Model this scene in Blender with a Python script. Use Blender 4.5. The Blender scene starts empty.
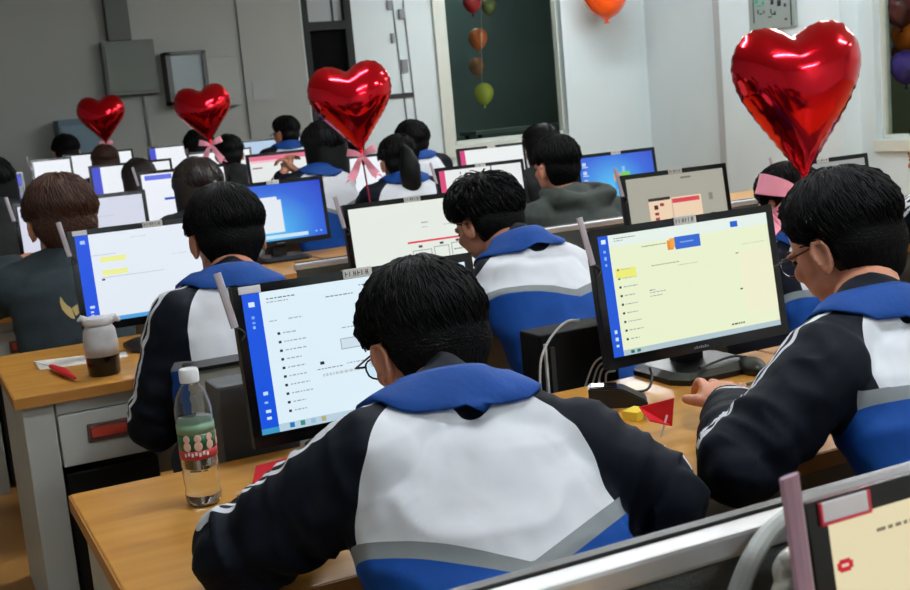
import bpy, bmesh, math, random
from mathutils import Vector, Matrix, noise
from mathutils.bvhtree import BVHTree
sc = bpy.context.scene
COL = sc.collection
random.seed(7)
PI = math.pi
V = Vector
# ------------------------------------------------------------------ camera
FPX, CAMZ = 1182.0, 1.349
R_ = V((0.896, -0.434, -0.088)).normalized()
W_ = V((0.418, 0.895, -0.156)).normalized()
U_ = R_.cross(W_).normalized()
R_ = W_.cross(U_).normalized()
cd = bpy.data.cameras.new('camera'); cam = bpy.data.objects.new('camera', cd); COL.objects.link(cam)
cam.matrix_world = Matrix(((R_.x, U_.x, -W_.x, 0), (R_.y, U_.y, -W_.y, 0), (R_.z, U_.z, -W_.z, CAMZ), (0, 0, 0, 1)))
cd.sensor_width = 36; cd.lens = FPX / 910 * 36; cd.clip_start = .05; cd.clip_end = 60
cd.dof.use_dof = True; cd.dof.focus_distance = 2.0; cd.dof.aperture_fstop = 14
sc.camera = cam
def at(px, py, y):
    """world point on the plane Y = y seen at a place in the photograph"""
    d = (px - 455) / FPX * R_ - (py - 295) / FPX * U_ + W_
    return V((0, 0, CAMZ)) + d * (y / d.y)
def atz(px, py, z):
    d = (px - 455) / FPX * R_ - (py - 295) / FPX * U_ + W_
    return V((0, 0, CAMZ)) + d * ((z - CAMZ) / d.z)
def atx(px, py, x):
    d = (px - 455) / FPX * R_ - (py - 295) / FPX * U_ + W_
    return V((0, 0, CAMZ)) + d * (x / d.x)
# ------------------------------------------------------------------ materials
def lin(c):
    return tuple((v / 255 / 12.92 if v / 255 <= .04045 else ((v / 255 + .055) / 1.055) ** 2.4) for v in c) + (1,)
MATS = {}
def mat(name, rgb, rough=.6, metal=0, spec=.5, emit=None, es=1, trans=0, ior=1.45, coat=0, noisecol=None, nscale=8, bump=0, bscale=60, alpha=None, stretch=None, sheen=0):
    if name in MATS: return MATS[name]
    m = bpy.data.materials.new(name); m.use_nodes = True
    nt = m.node_tree; b = nt.nodes['Principled BSDF']
    b.inputs['Base Color'].default_value = lin(rgb); b.inputs['Roughness'].default_value = rough
    b.inputs['Metallic'].default_value = metal; b.inputs['Specular IOR Level'].default_value = spec
    b.inputs['Transmission Weight'].default_value = trans; b.inputs['IOR'].default_value = ior
    b.inputs['Coat Weight'].default_value = coat; b.inputs['Coat Roughness'].default_value = .05
    b.inputs['Sheen Weight'].default_value = sheen
    if emit: b.inputs['Emission Color'].default_value = lin(emit); b.inputs['Emission Strength'].default_value = es
    if alpha is not None: b.inputs['Alpha'].default_value = alpha
    if noisecol or bump:
        tc = nt.nodes.new('ShaderNodeTexCoord'); mp = nt.nodes.new('ShaderNodeMapping')
        nt.links.new(tc.outputs['Object'], mp.inputs['Vector'])
        if stretch: mp.inputs['Scale'].default_value = stretch
    if noisecol:
        n = nt.nodes.new('ShaderNodeTexNoise'); n.inputs['Scale'].default_value = nscale; n.inputs['Detail'].default_value = 5
        nt.links.new(mp.outputs[0], n.inputs['Vector'])
        r = nt.nodes.new('ShaderNodeValToRGB'); r.color_ramp.elements[0].position = .3; r.color_ramp.elements[1].position = .7
        r.color_ramp.elements[0].color = lin(rgb); r.color_ramp.elements[1].color = lin(noisecol)
        nt.links.new(n.outputs['Fac'], r.inputs['Fac']); nt.links.new(r.outputs['Color'], b.inputs['Base Color'])
    if bump:
        n = nt.nodes.new('ShaderNodeTexNoise'); n.inputs['Scale'].default_value = bscale; n.inputs['Detail'].default_value = 3
        nt.links.new(mp.outputs[0], n.inputs['Vector'])
        bp = nt.nodes.new('ShaderNodeBump'); bp.inputs['Strength'].default_value = bump; bp.inputs['Distance'].default_value = .01
        nt.links.new(n.outputs['Fac'], bp.inputs['Height']); nt.links.new(bp.outputs[0], b.inputs['Normal'])
    MATS[name] = m
    return m
def glow(rgb, s=1.0):
    n = 'screen_%d_%d_%d_%d' % (rgb[0], rgb[1], rgb[2], int(s * 100))
    return mat(n, (8, 8, 9), rough=.35, spec=.3, emit=rgb, es=s)
BLACK = mat('black_plastic', (14, 15, 17), .38, bump=.05, bscale=400)
BLACKG = mat('black_gloss', (9, 9, 11), .18)
DARKG = mat('dark_grey_plastic', (44, 48, 50), .55, bump=.05, bscale=300)
WOOD = mat('desk_wood', (196, 142, 62), .34, noisecol=(178, 122, 46), nscale=3, stretch=(.7, 9, 9), bump=.02, bscale=20)
WOODE = mat('desk_edge', (166, 112, 48), .5)
GREYM = mat('grey_laminate', (168, 170, 166), .5, noisecol=(160, 162, 158), nscale=3)
LGREY = mat('light_grey_metal', (176, 178, 174), .4)
SILV = mat('aluminium', (205, 206, 208), .35, metal=.6)
WALL = mat('wall_paint', (206, 217, 219), .85, noisecol=(199, 211, 214), nscale=1.2, bump=.03, bscale=40)
WALLG = mat('wall_paint_dimmed', (148, 150, 146), .9, noisecol=(140, 142, 139), nscale=.7, bump=.03, bscale=40)  # grey copy of the wall paint; colour carries the left wall's dimmer light
FLOORM = mat('floor_vinyl', (176, 128, 66), .4, noisecol=(158, 112, 56), nscale=2)
FRAME = mat('window_frame', (196, 200, 190), .5)
WHITE = mat('white_plastic', (225, 228, 232), .4)
CLIP = mat('clip_acrylic', (168, 160, 168), .35)
RED = mat('red_paper', (206, 22, 40), .55)
SKIN = mat('skin', (196, 136, 108), .55, noisecol=(188, 124, 98), nscale=14, bump=.03, bscale=200)
BLUE = mat('jacket_blue', (16, 60, 128), .7, spec=.2, bump=.12, bscale=90)
NAVY = mat('jacket_navy', (5, 11, 23), .7, spec=.15, bump=.12, bscale=90)
HAIR = mat('hair_black', (5, 5, 6), .6, spec=.16)
HAIRB = mat('hair_brown', (58, 34, 24), .55, spec=.3)
HAIRD = mat('hair_dark_brown', (32, 24, 20), .5)
FOIL = mat('red_foil', (200, 2, 26), .12, metal=.9, coat=.25, bump=.05, bscale=18)
PINK = mat('pink_ribbon', (246, 156, 176), .4, sheen=.3)
STICKR = mat('balloon_stick', (176, 40, 60), .4)
TROU = mat('trousers', (20, 26, 40), .8)
HOODG = mat('hoodie_green_grey', (52, 58, 54), .9, bump=.1, bscale=80)
HOODD = mat('hoodie_dark_teal', (26, 38, 44), .9, bump=.1, bscale=80)
BLK = mat('black_cloth', (12, 13, 15), .85, bump=.1, bscale=80)
GLASS = mat('clear_plastic', (255, 255, 255), .02, trans=1, ior=1.3)
WATER = mat('water', (250, 255, 255), 0, trans=1, ior=1.33)
PANE = mat('window_glass', (235, 245, 240), .02, trans=1, ior=1.05)
# ------------------------------------------------------------------ object helpers
ORG = V((0, 0, 0))
def tag(o, label, cat, group=None, kind=None):
    if label: o['label'] = label
    if cat: o['category'] = cat
    if group: o['group'] = group
    if kind: o['kind'] = kind
    return o
def thing(name, label, cat, loc, group=None):
    o = bpy.data.objects.new(name, None); COL.objects.link(o); o.location = loc; o.empty_display_size = .05
    return tag(o, label, cat, group)
def wloc(o):
    p = V((0, 0, 0))
    while o: p += o.location; o = o.parent
    return p
class MB:
    """collects shapes in world space, then links them as one mesh object"""
    def __init__(s): s.bm = bmesh.new(); s.mi = 0
    def _f(s, vs):
        try:
            f = s.bm.faces.new(vs); f.material_index = s.mi; return f
        except ValueError: return None
    def box(s, lo, hi, rot=None, piv=None, bev=0):
        lo = V(lo); hi = V(hi)
        ps = [V((x, y, z)) for z in (lo.z, hi.z) for x, y in ((lo.x, lo.y), (hi.x, lo.y), (hi.x, hi.y), (lo.x, hi.y))]
        if rot:
            c = V(piv) if piv is not None else (lo + hi) / 2
            ps = [rot @ (p - c) + c for p in ps]
        vs = [s.bm.verts.new(p) for p in ps]
        fs = [s._f([vs[i] for i in q]) for q in ((3, 2, 1, 0), (4, 5, 6, 7), (0, 1, 5, 4), (1, 2, 6, 5), (2, 3, 7, 6), (3, 0, 4, 7))]
        if bev:
            es = list({e for f in fs for e in f.edges})
            bmesh.ops.bevel(s.bm, geom=es, offset=bev, segments=2, affect='EDGES', profile=.6)
        return s
    def ring(s, c, ax, ay, n=16):
        return [s.bm.verts.new(c + ax * math.cos(2 * PI * i / n) + ay * math.sin(2 * PI * i / n)) for i in range(n)]
    def skin(s, rings, caps=True):
        n = len(rings[0])
        for a, b in zip(rings, rings[1:]):
            for i in range(n): s._f((a[i], a[(i + 1) % n], b[(i + 1) % n], b[i]))
        if caps: s._f(rings[0][::-1]); s._f(rings[-1])
        return s
    def tube(s, pts, rad, n=12, round_ends=False, flat=1.0, up=None):
        pts = [V(p) for p in pts]
        rad = [rad] * len(pts) if isinstance(rad, (int, float)) else list(rad)
        if round_ends:
            a = (pts[0] - pts[1]).normalized(); b = (pts[-1] - pts[-2]).normalized()
            pre = [(pts[0] + a * rad[0] * math.sin(t), rad[0] * math.cos(t)) for t in (1.45, 1.1, .7, .35)]
            post = [(pts[-1] + b * rad[-1] * math.sin(t), rad[-1] * math.cos(t)) for t in (.35, .7, 1.1, 1.45)]
            pts = [p for p, _ in pre] + pts + [p for p, _ in post]; rad = [r for _, r in pre] + rad + [r for _, r in post]
        rings = []; prev = None
        for i, p in enumerate(pts):
            t = (pts[min(i + 1, len(pts) - 1)] - pts[max(i - 1, 0)])
            t = t.normalized() if t.length > 1e-9 else V((0, 0, 1))
            if prev is None:
                r = V(up) if up else (V((0, 0, 1)) if abs(t.z) < .9 else V((1, 0, 0)))
            else: r = prev
            x = (r - t * r.dot(t)).normalized(); prev = x
            y = t.cross(x)
            rings.append(s.ring(p, x * rad[i] * flat, y * rad[i], n))
        return s.skin(rings)
    def ellip(s, c, r, M=None, n=16, m=10):
        c = V(c); M = M or Matrix.Identity(3)
        rings = []
        for j in range(1, m):
            a = PI * j / m
            rings.append([s.bm.verts.new(c + M @ V((r[0] * math.sin(a) * math.cos(2 * PI * i / n), r[1] * math.sin(a) * math.sin(2 * PI * i / n), r[2] * math.cos(a)))) for i in range(n)])
        top = s.bm.verts.new(c + M @ V((0, 0, r[2]))); bot = s.bm.verts.new(c + M @ V((0, 0, -r[2])))
        s.skin(rings, caps=False)
        for i in range(n):
            s._f((top, rings[0][(i + 1) % n], rings[0][i])); s._f((bot, rings[-1][i], rings[-1][(i + 1) % n]))
        return s
    def lathe(s, c, prof, n=24, ax=None):
        """prof: list of (r, h) along axis ax"""
        c = V(c); a = V(ax).normalized() if ax else V((0, 0, 1))
        x = a.orthogonal().normalized(); y = a.cross(x)
        s.skin([s.ring(c + a * h, x * r, y * r, n) for r, h in prof]); return s
    def loft(s, secs, n=24, power=1.0):
        """secs: (centre, vecx, vecy) ellipses"""
        s.skin([s.ring(V(c), V(a), V(b), n) for c, a, b in secs]); return s
    def quad(s, a, b, c, d): s._f([s.bm.verts.new(V(p)) for p in (a, b, c, d)]); return s
    def strip(s, pts, side, w, th=.0012):
        """flat ribbon with thickness; side: vectors"""
        n = len(pts); prevr = None; rings = []
        for i, p in enumerate(pts):
            p = V(p); t = (V(pts[min(i + 1, n - 1)]) - V(pts[max(i - 1, 0)])).normalized()
            sd = V(side[i] if isinstance(side, list) else side); sd = (sd - t * sd.dot(t)).normalized()
            nn = t.cross(sd) * th; ww = (w[i] if isinstance(w, list) else w) / 2
            rings.append([s.bm.verts.new(p + q) for q in (sd * ww + nn, -sd * ww + nn, -sd * ww - nn, sd * ww - nn)])
        return s.skin(rings)
    def build(s, name, mats, parent=None, smooth=False, fix=True, ang=None):
        if fix: bmesh.ops.recalc_face_normals(s.bm, faces=s.bm.faces[:])
        me = bpy.data.meshes.new(name)
        if parent: off = wloc(parent)
        else:
            xs = [v.co for v in s.bm.verts]
            lo = V((min(v.x for v in xs), min(v.y for v in xs), min(v.z for v in xs))); hi = V((max(v.x for v in xs), max(v.y for v in xs), max(v.z for v in xs)))
            off = V(((lo.x + hi.x) / 2, (lo.y + hi.y) / 2, lo.z))
        bmesh.ops.translate(s.bm, verts=s.bm.verts[:], vec=-off)
        s.bm.to_mesh(me); s.bm.free()
        for m in (mats if isinstance(mats, (list, tuple)) else [mats]): me.materials.append(m)
        if smooth:
            me.polygons.foreach_set('use_smooth', [True] * len(me.polygons))
            if ang: me.set_sharp_from_angle(angle=ang)
        o = bpy.data.objects.new(name, me); COL.objects.link(o)
        if parent: o.parent = parent
        else: o.location = off
        return o
def struct(o): o['kind'] = 'structure'; return o
def fuse(mb, voxel, smooth=6):
    """voxel-union everything in mb, smooth, and return a plain mesh in world space"""
    bmesh.ops.recalc_face_normals(mb.bm, faces=mb.bm.faces[:])
    me = bpy.data.meshes.new('tmp'); mb.bm.to_mesh(me); mb.bm.free()
    o = bpy.data.objects.new('tmp', me); COL.objects.link(o)
    r = o.modifiers.new('r', 'REMESH'); r.mode = 'VOXEL'; r.voxel_size = voxel
    if smooth:
        q = o.modifiers.new('s', 'SMOOTH'); q.factor = .5; q.iterations = smooth
    dg = bpy.context.evaluated_depsgraph_get()
    res = bpy.data.meshes.new_from_object(o.evaluated_get(dg))
    bpy.data.objects.remove(o); bpy.data.meshes.remove(me)
    return res
def link_mesh(name, me, mats, parent, smooth=True):
    off = wloc(parent) if parent else V((0, 0, 0))
    me.transform(Matrix.Translation(-off)); me.name = name
    me.materials.clear()
    for m in (mats if isinstance(mats, (list, tuple)) else [mats]): me.materials.append(m)
    if smooth: me.shade_smooth()
    o = bpy.data.objects.new(name, me); COL.objects.link(o); o.parent = parent
    return o
def spline(pts, n=8):
    pts = [V(p) for p in pts]; out = []
    P = [pts[0] * 2 - pts[1]] + pts + [pts[-1] * 2 - pts[-2]]
    for i in range(1, len(P) - 2):
        for k in range(n):
            t = k / n; a, b, c, d = P[i - 1], P[i], P[i + 1], P[i + 2]
            out.append(.5 * ((2 * b) + (c - a) * t + (2 * a - 5 * b + 4 * c - d) * t * t + (3 * b - a - 3 * c + d) * t ** 3))
    out.append(pts[-1]); return out
def wire(mb, pts, r, n=8, seg=6): return mb.tube(spline(pts, seg), r, n)
def ss(a, b, x):
    t = max(0, min(1, (x - a) / (b - a))); return t * t * (3 - 2 * t)
# ------------------------------------------------------------------ the room
ZC = 3.3
YB, XR, XL, YF = 12.0, 8.4, -2.6, -3.0
WB = at(454, 147, YB); 
wx0, wx1, wz0, wz1 = 5.76, 7.25, .93, 2.95
def wall_with_holes(name, axis, pos, a0, a1, z0, z1, holes, th, m):
    """axis 'y': wall in plane y=pos spanning x a0..a1; holes (h0,h1,hz0,hz1) sorted"""
    mb = MB(); cur = a0
    def bx(p, q, r, t):
        if q - p < 1e-4 or t - r < 1e-4: return
        if axis == 'y': mb.box((p, pos, r), (q, pos + th, t))
        else: mb.box((pos, p, r), (pos + th, q, t))
    for h0, h1, r, t in sorted(holes):
        bx(cur, h0, z0, z1); bx(h0, h1, z0, r); bx(h0, h1, t, z1); cur = h1
    bx(cur, a1, z0, z1)
    return struct(mb.build(name, m))
struct(MB().box((XL - .2, YF - .2, -.1), (XR + 3, YB + 3, 0)).build('floor', FLOORM))
struct(MB().box((XL - .2, YF - .2, ZC), (XR + 3, YB + 3, ZC + .1)).build('ceiling', mat('ceiling_paint', (225, 226, 224), .9)))
wall_with_holes('wall_back', 'y', YB, 4.12, XR, 0, ZC, [(4.14, 4.68, 0, 2.95), (wx0, wx1, wz0, wz1)], .2, WALL)
wall_with_holes('wall_back_left', 'y', YB + .02, XL - .2, 4.12, 0, ZC, [], .2, WALLG)
w2a, w2b, w2z0, w2z1 = 5.6, 8.36, .70, 2.9
wall_with_holes('wall_right', 'x', XR, YF, YB + .2, 0, ZC, [(w2a, w2b, w2z0, w2z1)], .2, WALL)
wall_with_holes('wall_left', 'x', XL - .2, YF, YB + .2, 0, ZC, [], .2, WALL)
wall_with_holes('wall_front', 'y', YF - .2, XL - .2, XR + .2, 0, ZC, [], .2, WALL)
# columns of the wall
struct(MB().box((7.25, YB - .025, 0), (XR, YB + .01, ZC)).build('trim_1', WALL))
struct(MB().box((XR - .10, 10.30, 0), (XR + .01, 10.56, ZC)).build('trim_2', mat('wall_strip_grey', (172, 176, 176), .8)))
struct(MB().box((XR - .22, 8.55, 0), (XR + .01, 10.30, ZC)).build('trim_3', WALL))
struct(MB().box((3.45, YB - .012, 0), (4.12, YB + .03, ZC)).build('trim_4', WALLG))
# window 1 (back wall) with deep frame
def win(name, axis, pos, a0, a1, z0, z1, fw, mull, dep):
    mb = MB()
    def bx(p, q, r, t, d0, d1):
        if axis == 'y': mb.box((p, pos + d0, r), (q, pos + d1, t))
        else: mb.box((pos + d0, p, r), (pos + d1, q, t))
    # outer casing proud of the wall
    for (p, q, r, t) in ((a0 - fw, a0, z0 - fw, z1 + fw), (a0, a1, z0 - fw, z0), (a0, a1, z1, z1 + fw)): bx(p, q, r, t, -.04, .0)
    # inner sash
    s = .045
    for (p, q, r, t) in ((a0, a0 + s * 1.6, z0, z1), (a1 - .012, a1, z0, z1), (a0 + s, a1, z0, z0 + s), (a0 + s, a1 - s, z1 - s, z1)): bx(p, q, r, t, .08, dep)
    for x in mull: bx(x - .03, x + .03, z0, z1, .09, dep - .01)
    fr = struct(mb.build(name, FRAME))
    g = MB()
    if axis == 'y': g.box((a0 + s, pos + .11, z0 + s), (a1 - s, pos + .118, z1 - s))
    else: g.box((pos + .11, a0 + s, z0 + s), (pos + .118, a1 - s, z1 - s))
    g.build('glass_pane', PANE, fr)
    return fr
win('window_1', 'y', YB, wx0, wx1, wz0, wz1, .13, [], .17)
win('window_2', 'x', XR, w2a, w2b, w2z0, w2z1, .10, [7.0], .17)
# corridor beyond the windows
CORR = mat('corridor_wall', (104, 114, 112), .8, noisecol=(90, 102, 104), nscale=.8)
struct(MB().box((4.9, YB + 2.4, 0), (XR + 3, YB + 2.5, ZC)).build('wall_corridor_back', CORR))
struct(MB().box((XR + 2.4, YF, 0), (XR + 2.5, YB + 2.4, ZC)).build('wall_corridor_right', mat('corridor_wall_pale', (170, 180, 160), .8)))
struct(MB().box((5.0, YB + .2, 0), (5.1, YB + 2.4, ZC)).build('wall_corridor_left', CORR))
# door (dark, tall) in the back wall
mb = MB()
mb.box((4.14, YB - .02, 0), (4.20, YB + .12, 2.95)); mb.box((4.60, YB - .02, 0), (4.68, YB + .12, 2.95)); mb.box((4.20, YB - .02, 2.27), (4.60, YB + .12, 2.36)); mb.box((4.20, YB - .02, 2.88), (4.60, YB + .12, 2.95))
dr = struct(mb.build('door_1', mat('door_frame_dark', (44, 46, 46), .7, spec=.1)))
MB().box((4.20, YB + .05, 0.0), (4.60, YB + .09, 2.27)).build('door_leaf', mat('door_black', (10, 10, 11), .9, spec=.05), dr)
m_ = MB(); m_.box((4.20, YB + .05, 2.36), (4.60, YB + .07, 2.88)); m_.mi = 1; m_.box((4.485, YB + .03, 2.36), (4.50, YB + .05, 2.88))
m_.build('transom_pane', [mat('transom_glass', (112, 116, 116), .3), MATS['door_frame_dark']], dr)
# things on the walls
CAB = mat('cabinet_grey_green', (92, 98, 92), .6); CABD = mat('duct_grey_green', (70, 76, 70), .6)
o = MB().box((2.13, YB - .10, 2.275), (2.35, YB + .02, ZC), bev=.006).build('cable_duct', CABD); tag(o, 'wide grey green cable duct running down the wall into the metal box', 'duct')
t = thing('electrical_cabinet', 'plain grey green metal box on the wall below the wide duct', 'electrical box', (2.33, YB - .1, 1.73))
MB().box((2.05, YB - .12, 1.75), (2.55, YB + .02, 2.27), bev=.008).build('housing', CAB, t)
MB().box((2.07, YB - .135, 1.78), (2.53, YB - .121, 2.24), bev=.004).build('door', CAB, t)
o = MB().tube([(2.42, YB - .01, 1.73), (2.44, YB - .01, .8)], .018).build('conduit', WALLG); tag(o, 'thin grey conduit pipe running down from the metal box', 'pipe')
t = thing('hose_cabinet', 'dark framed glass fronted cabinet between two grey metal boxes', 'cabinet', (2.83, YB - .1, 1.62))
m_ = MB(); x0, x1, z0, z1 = 2.63, 3.03, 1.62, 2.13
for b in ((x0, x0 + .05, z0, z1), (x1 - .035, x1, z0, z1), (x0, x1, z0, z0 + .03), (x0, x1, z1 - .03, z1)): m_.box((b[0], YB - .2, b[2]), (b[1], YB + .02, b[3]))
m_.build('frame', mat('cabinet_dark_frame', (52, 54, 52), .4), t)
MB().box((x0 + .045, YB - .15, z0 + .025), (x1 - .03, YB - .14, z1 - .025)).build('glass_door', mat('cabinet_glass', (150, 158, 162), .08, metal=.5), t)
t = thing('control_box', 'pale grey flat metal box right of the glass fronted cabinet', 'electrical box', (3.2, YB - .1, 1.57))
MB().box((3.05, YB - .12, 1.57), (3.36, YB + .02, 2.05), bev=.006).build('housing', mat('box_pale', (142, 145, 141), .6), t)
o = MB().box((3.52, YB - .02, 1.6), (3.74, YB - .0125, 1.8)).build('wall_notice', mat('notice_faint', (146, 148, 150), .7)); tag(o, 'faint grey notice sheet on the wall left of the door', 'notice')
t = thing('blue_cabinet', 'blue grey metal cabinet against the far left wall', 'cabinet', (1.7, YB - .15, 0))
MB().box((1.53, YB - .3, 0), (1.90, YB + .01, 1.56), bev=.005).build('body', mat('cabinet_blue', (74, 96, 110), .5), t)
MB().box((1.55, YB - .315, .06), (1.88, YB - .301, 1.5), bev=.003).build('door', mat('cabinet_blue_door', (84, 108, 122), .45), t)
# cables and strip on back wall
m_ = MB()
for (a, b) in (((392, 0), (409, 135)), ((403, 0), (418, 132))):
    m_.tube([at(a[0], a[1], YB - .012), at(b[0], b[1], YB - .012)], .008, 6)
for (px, py, w, h) in ((390, 5, .05, .1), (402, 14, .06, .1), (405, 66, .07, .14), (393, 38, .03, .1)):
    p = at(px, py, YB - .03); m_.box((p.x - w / 2, YB - .035, p.z - h / 2), (p.x + w / 2, YB, p.z + h / 2))
tag(m_.build('wall_cables', mat('cable_grey', (118, 122, 126), .5)), 'thin grey cables with small clips hanging down the wall beside the window', 'cable')
p = at(398, 95.5, YB); q = at(413, 95.5, YB)
tag(MB().box((p.x - .1, YB - .02, p.z - .03), (q.x, YB + .005, p.z + .02)).build('wall_strip', BLACK), 'short black horizontal strip on the wall behind the third heart balloon', 'strip')
# notice board on right column
xf = XR - .22
a = atx(750, 0, xf); b = atx(798, 26, xf)
t = thing('notice_board', 'grey notice board with green and black marks above the large heart balloon', 'sign', (xf, (a.y + b.y) / 2, b.z))
ya, yb, zb = b.y, a.y, b.z
MB().box((xf - .025, ya, zb), (xf, yb, zb + .6), bev=.003).build('board', mat('board_grey', (132, 142, 138), .5), t)
m_ = MB()
def mark(mb, px, py, w, h):
    p = atx(px, py, xf - .026); k = 1 / FPX * (p - V((0, 0, CAMZ))).dot(W_)
    mb.box((xf - .030, p.y - w * k / 2, p.z - h * k / 2), (xf - .0255, p.y + w * k / 2, p.z + h * k / 2))
for q in ((756, 2, 4, 3), (763, 3, 3, 4), (759, 6, 6, 1.5)):
    m_ = MB(); mark(m_, *q); m_.build('green_mark', mat('sign_green', (30, 150, 110), .5), t)
m_ = MB()
for q in ((772, 2, 4, 5), (779, 3, 5, 6), (785, 5, 3, 3), (758, 12, 1.2, 4), (761, 14, 4, 1.2), (764, 12, 1.2, 3), (771, 11, 1.2, 4), (775, 13, 1.2, 4), (773, 14, 4, 1.2), (770, 17, 5, 1), (786, 19, 3, 2)):
    m_ = MB(); mark(m_, *q); m_.build('black_mark', BLACK, t)
for q in ((791, 8, 1.5, 34), (753.5, 8, 1, 30)):
    m_ = MB(); mark(m_, *q); m_.build('edge_trim', DARKG, t)
# balloons
def round_balloon(c, r, m, label, grp=None):
    t = thing('balloon', label, 'balloon', c, grp)
    mb = MB(); n = 20
    prof = [(0.001, r * 1.0)] + [(r * math.sin(a) * (1 if a < PI / 2 else 1 - .12 * (a - PI / 2)), r * (math.cos(a) if a < PI / 2 else math.cos(a) * 1.15)) for a in [PI * k / 14 for k in range(1, 14)]] + [(r * .06, -r * 1.2)]
    mb.lathe(c, prof, n); mb.build('skin', m, t, smooth=True)
    MB().lathe(V(c) - V((0, 0, r * 1.2)), [(r * .05, 0.01), (r * .05, -.004), (r * .14, -.03), (r * .1, -.034)], 10).build('knot', m, t, smooth=True)
    return t
LAT = lambda n, c: mat(n, c, .22, coat=.4)
p = at(605, -8, YB - .55); round_balloon(p, .26, LAT('latex_orange', (236, 84, 20)), 'orange round balloon at the top of the picture by the white column')
for (px, py, r, n, c, l) in ((472, 2, .11, 'latex_pink', (190, 50, 60), 'pink red balloon seen through the back window at the top'),
                         (489, 6, .09, 'latex_olive', (120, 130, 80), 'olive balloon seen through the back window beside the pink red one'),
                         (478, 38, .115, 'latex_orange2', (200, 104, 60), 'dull orange balloon seen through the back window, second down the string'),
                         (477, 66, .10, 'latex_brown', (140, 92, 66), 'brown balloon seen through the back window between orange and yellow ones'),
                         (484, 93, .12, 'latex_yellow', (170, 180, 70), 'yellow green balloon lowest on the string behind the back window')):
    round_balloon(at(px, py, YB + .5), r, LAT(n, c), l)
for (px, py, r, n, c, l) in ((901, 8, .16, 'latex_maroon', (90, 30, 36), 'dark maroon balloon behind the right window, topmost'),
                         (908, 34, .16, 'latex_amber', (196, 100, 20), 'amber balloon behind the right window above the purple one'),
                         (905, 52, .13, 'latex_wine', (110, 20, 50), 'wine red balloon behind the right window tucked behind the purple one'),
                         (906, 66, .15, 'latex_purple', (66, 44, 130), 'purple balloon behind the right window')):
    round_balloon(atx(px, py, XR + {'latex_maroon': .35, 'latex_amber': .6, 'latex_wine': .85, 'latex_purple': .35}[n]), r, LAT(n, c), l)
t0 = MB(); 
t0.tube([at(481, -30, YB + .36), at(482, 84, YB + .36)], .004, 6); tag(t0.build('balloon_string', mat('string', (160, 160, 150), .7)), 'thin string of the balloons hanging behind the back window', 'string')
# furniture seen dimly through the window
t = thing('corridor_chair', 'dark blue chair back seen dimly through the back window', 'chair', (6.35, YB + 1.3, 0))
MB().box((6.1, YB + 1.9, .45), (6.6, YB + 1.96, 1.35), bev=.02).build('backrest', mat('chair_blue', (26, 40, 62), .7), t)
MB().box((6.1, YB + 1.5, .42), (6.6, YB + 1.9, .48), bev=.01).build('seat', MATS['chair_blue'], t)
for dx in (.02, .44):
    for dy in (.02, .42): MB().box((6.1 + dx, YB + 1.5 + dy, 0), (6.14 + dx, YB + 1.54 + dy, .42)).build('leg', BLACK, t)
t = thing('corridor_table', 'pale long table seen dimly through the back window', 'table', (7.3, YB + 1.1, 0))
MB().box((6.5, YB + .9, 1.0), (8.2, YB + 1.35, 1.04)).build('tabletop', mat('table_dim', (120, 130, 130), .6), t)
for x in (6.55, 8.1):
    for y in (.93, 1.28): MB().box((x, YB + y, 0), (x + .04, YB + y + .04, 1.0)).build('leg', BLACK, t)
# ceiling lights
TUBE = mat('lamp_tube', (255, 255, 255), emit=(243, 251, 255), es=118)
k = 0
LAMPS = [(1.5, 1.2, 1), (1.5, -1.6, 1), (4.6, 1.2, 1), (4.6, 4.2, 1), (1.5, 4.2, 1), (7.0, 1.2, 1), (7.0, 4.2, 1), (7.0, 7.4, 1), (4.9, 7.4, 1), (6.6, 10.2, 1)]
names = ['over the first desks on the left', 'behind the photographer on the left', 'over the first desks in the middle', 'over the middle desks', 'over the left desks', 'near the right wall in front', 'near the right wall over the middle rows', 'near the right window', 'in the middle before the back window', 'above the back right corner']
for (x, y, s), nm in zip(LAMPS, names):
    t = thing('ceiling_lamp', 'white twin tube ceiling lamp ' + nm, 'ceiling lamp', (x, y, ZC - .12))
    MB().box((x - .62, y - .12, ZC - .05), (x + .62, y + .12, ZC), bev=.008).build('housing', WHITE, t)
    for dy in (-.06, .06):
        MB().tube([(x - .58, y + dy, ZC - .085), (x + .58, y + dy, ZC - .085)], .018, 10).build('lamp_tube', TUBE, t)
    for dx in (-.6, .6): MB().box((x + dx - .015, y - .09, ZC - .11), (x + dx + .015, y + .09, ZC - .045)).build('tube_holder', WHITE, t)
for (x, y, nm, col, e) in ((6.6, YB + 1.3, 'in the dim corridor behind the back window', (170, 195, 190), 190), (XR + 1.3, 7.2, 'in the corridor outside the right window', (220, 232, 205), 120)):  # unseen tubes added to brighten the view through the windows
    t = thing('ceiling_lamp', 'added unseen tube lamp ' + nm, 'ceiling lamp', (x, y, ZC - .1))
    MB().box((x - .3, y - .05, ZC - .04), (x + .3, y + .05, ZC)).build('housing', WHITE, t)
    MB().tube([(x - .28, y, ZC - .07), (x + .28, y, ZC - .07)], .018, 10).build('lamp_tube', mat('corridor_fill_tube_%d' % e, (255, 255, 255), emit=col, es=e), t)
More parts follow.
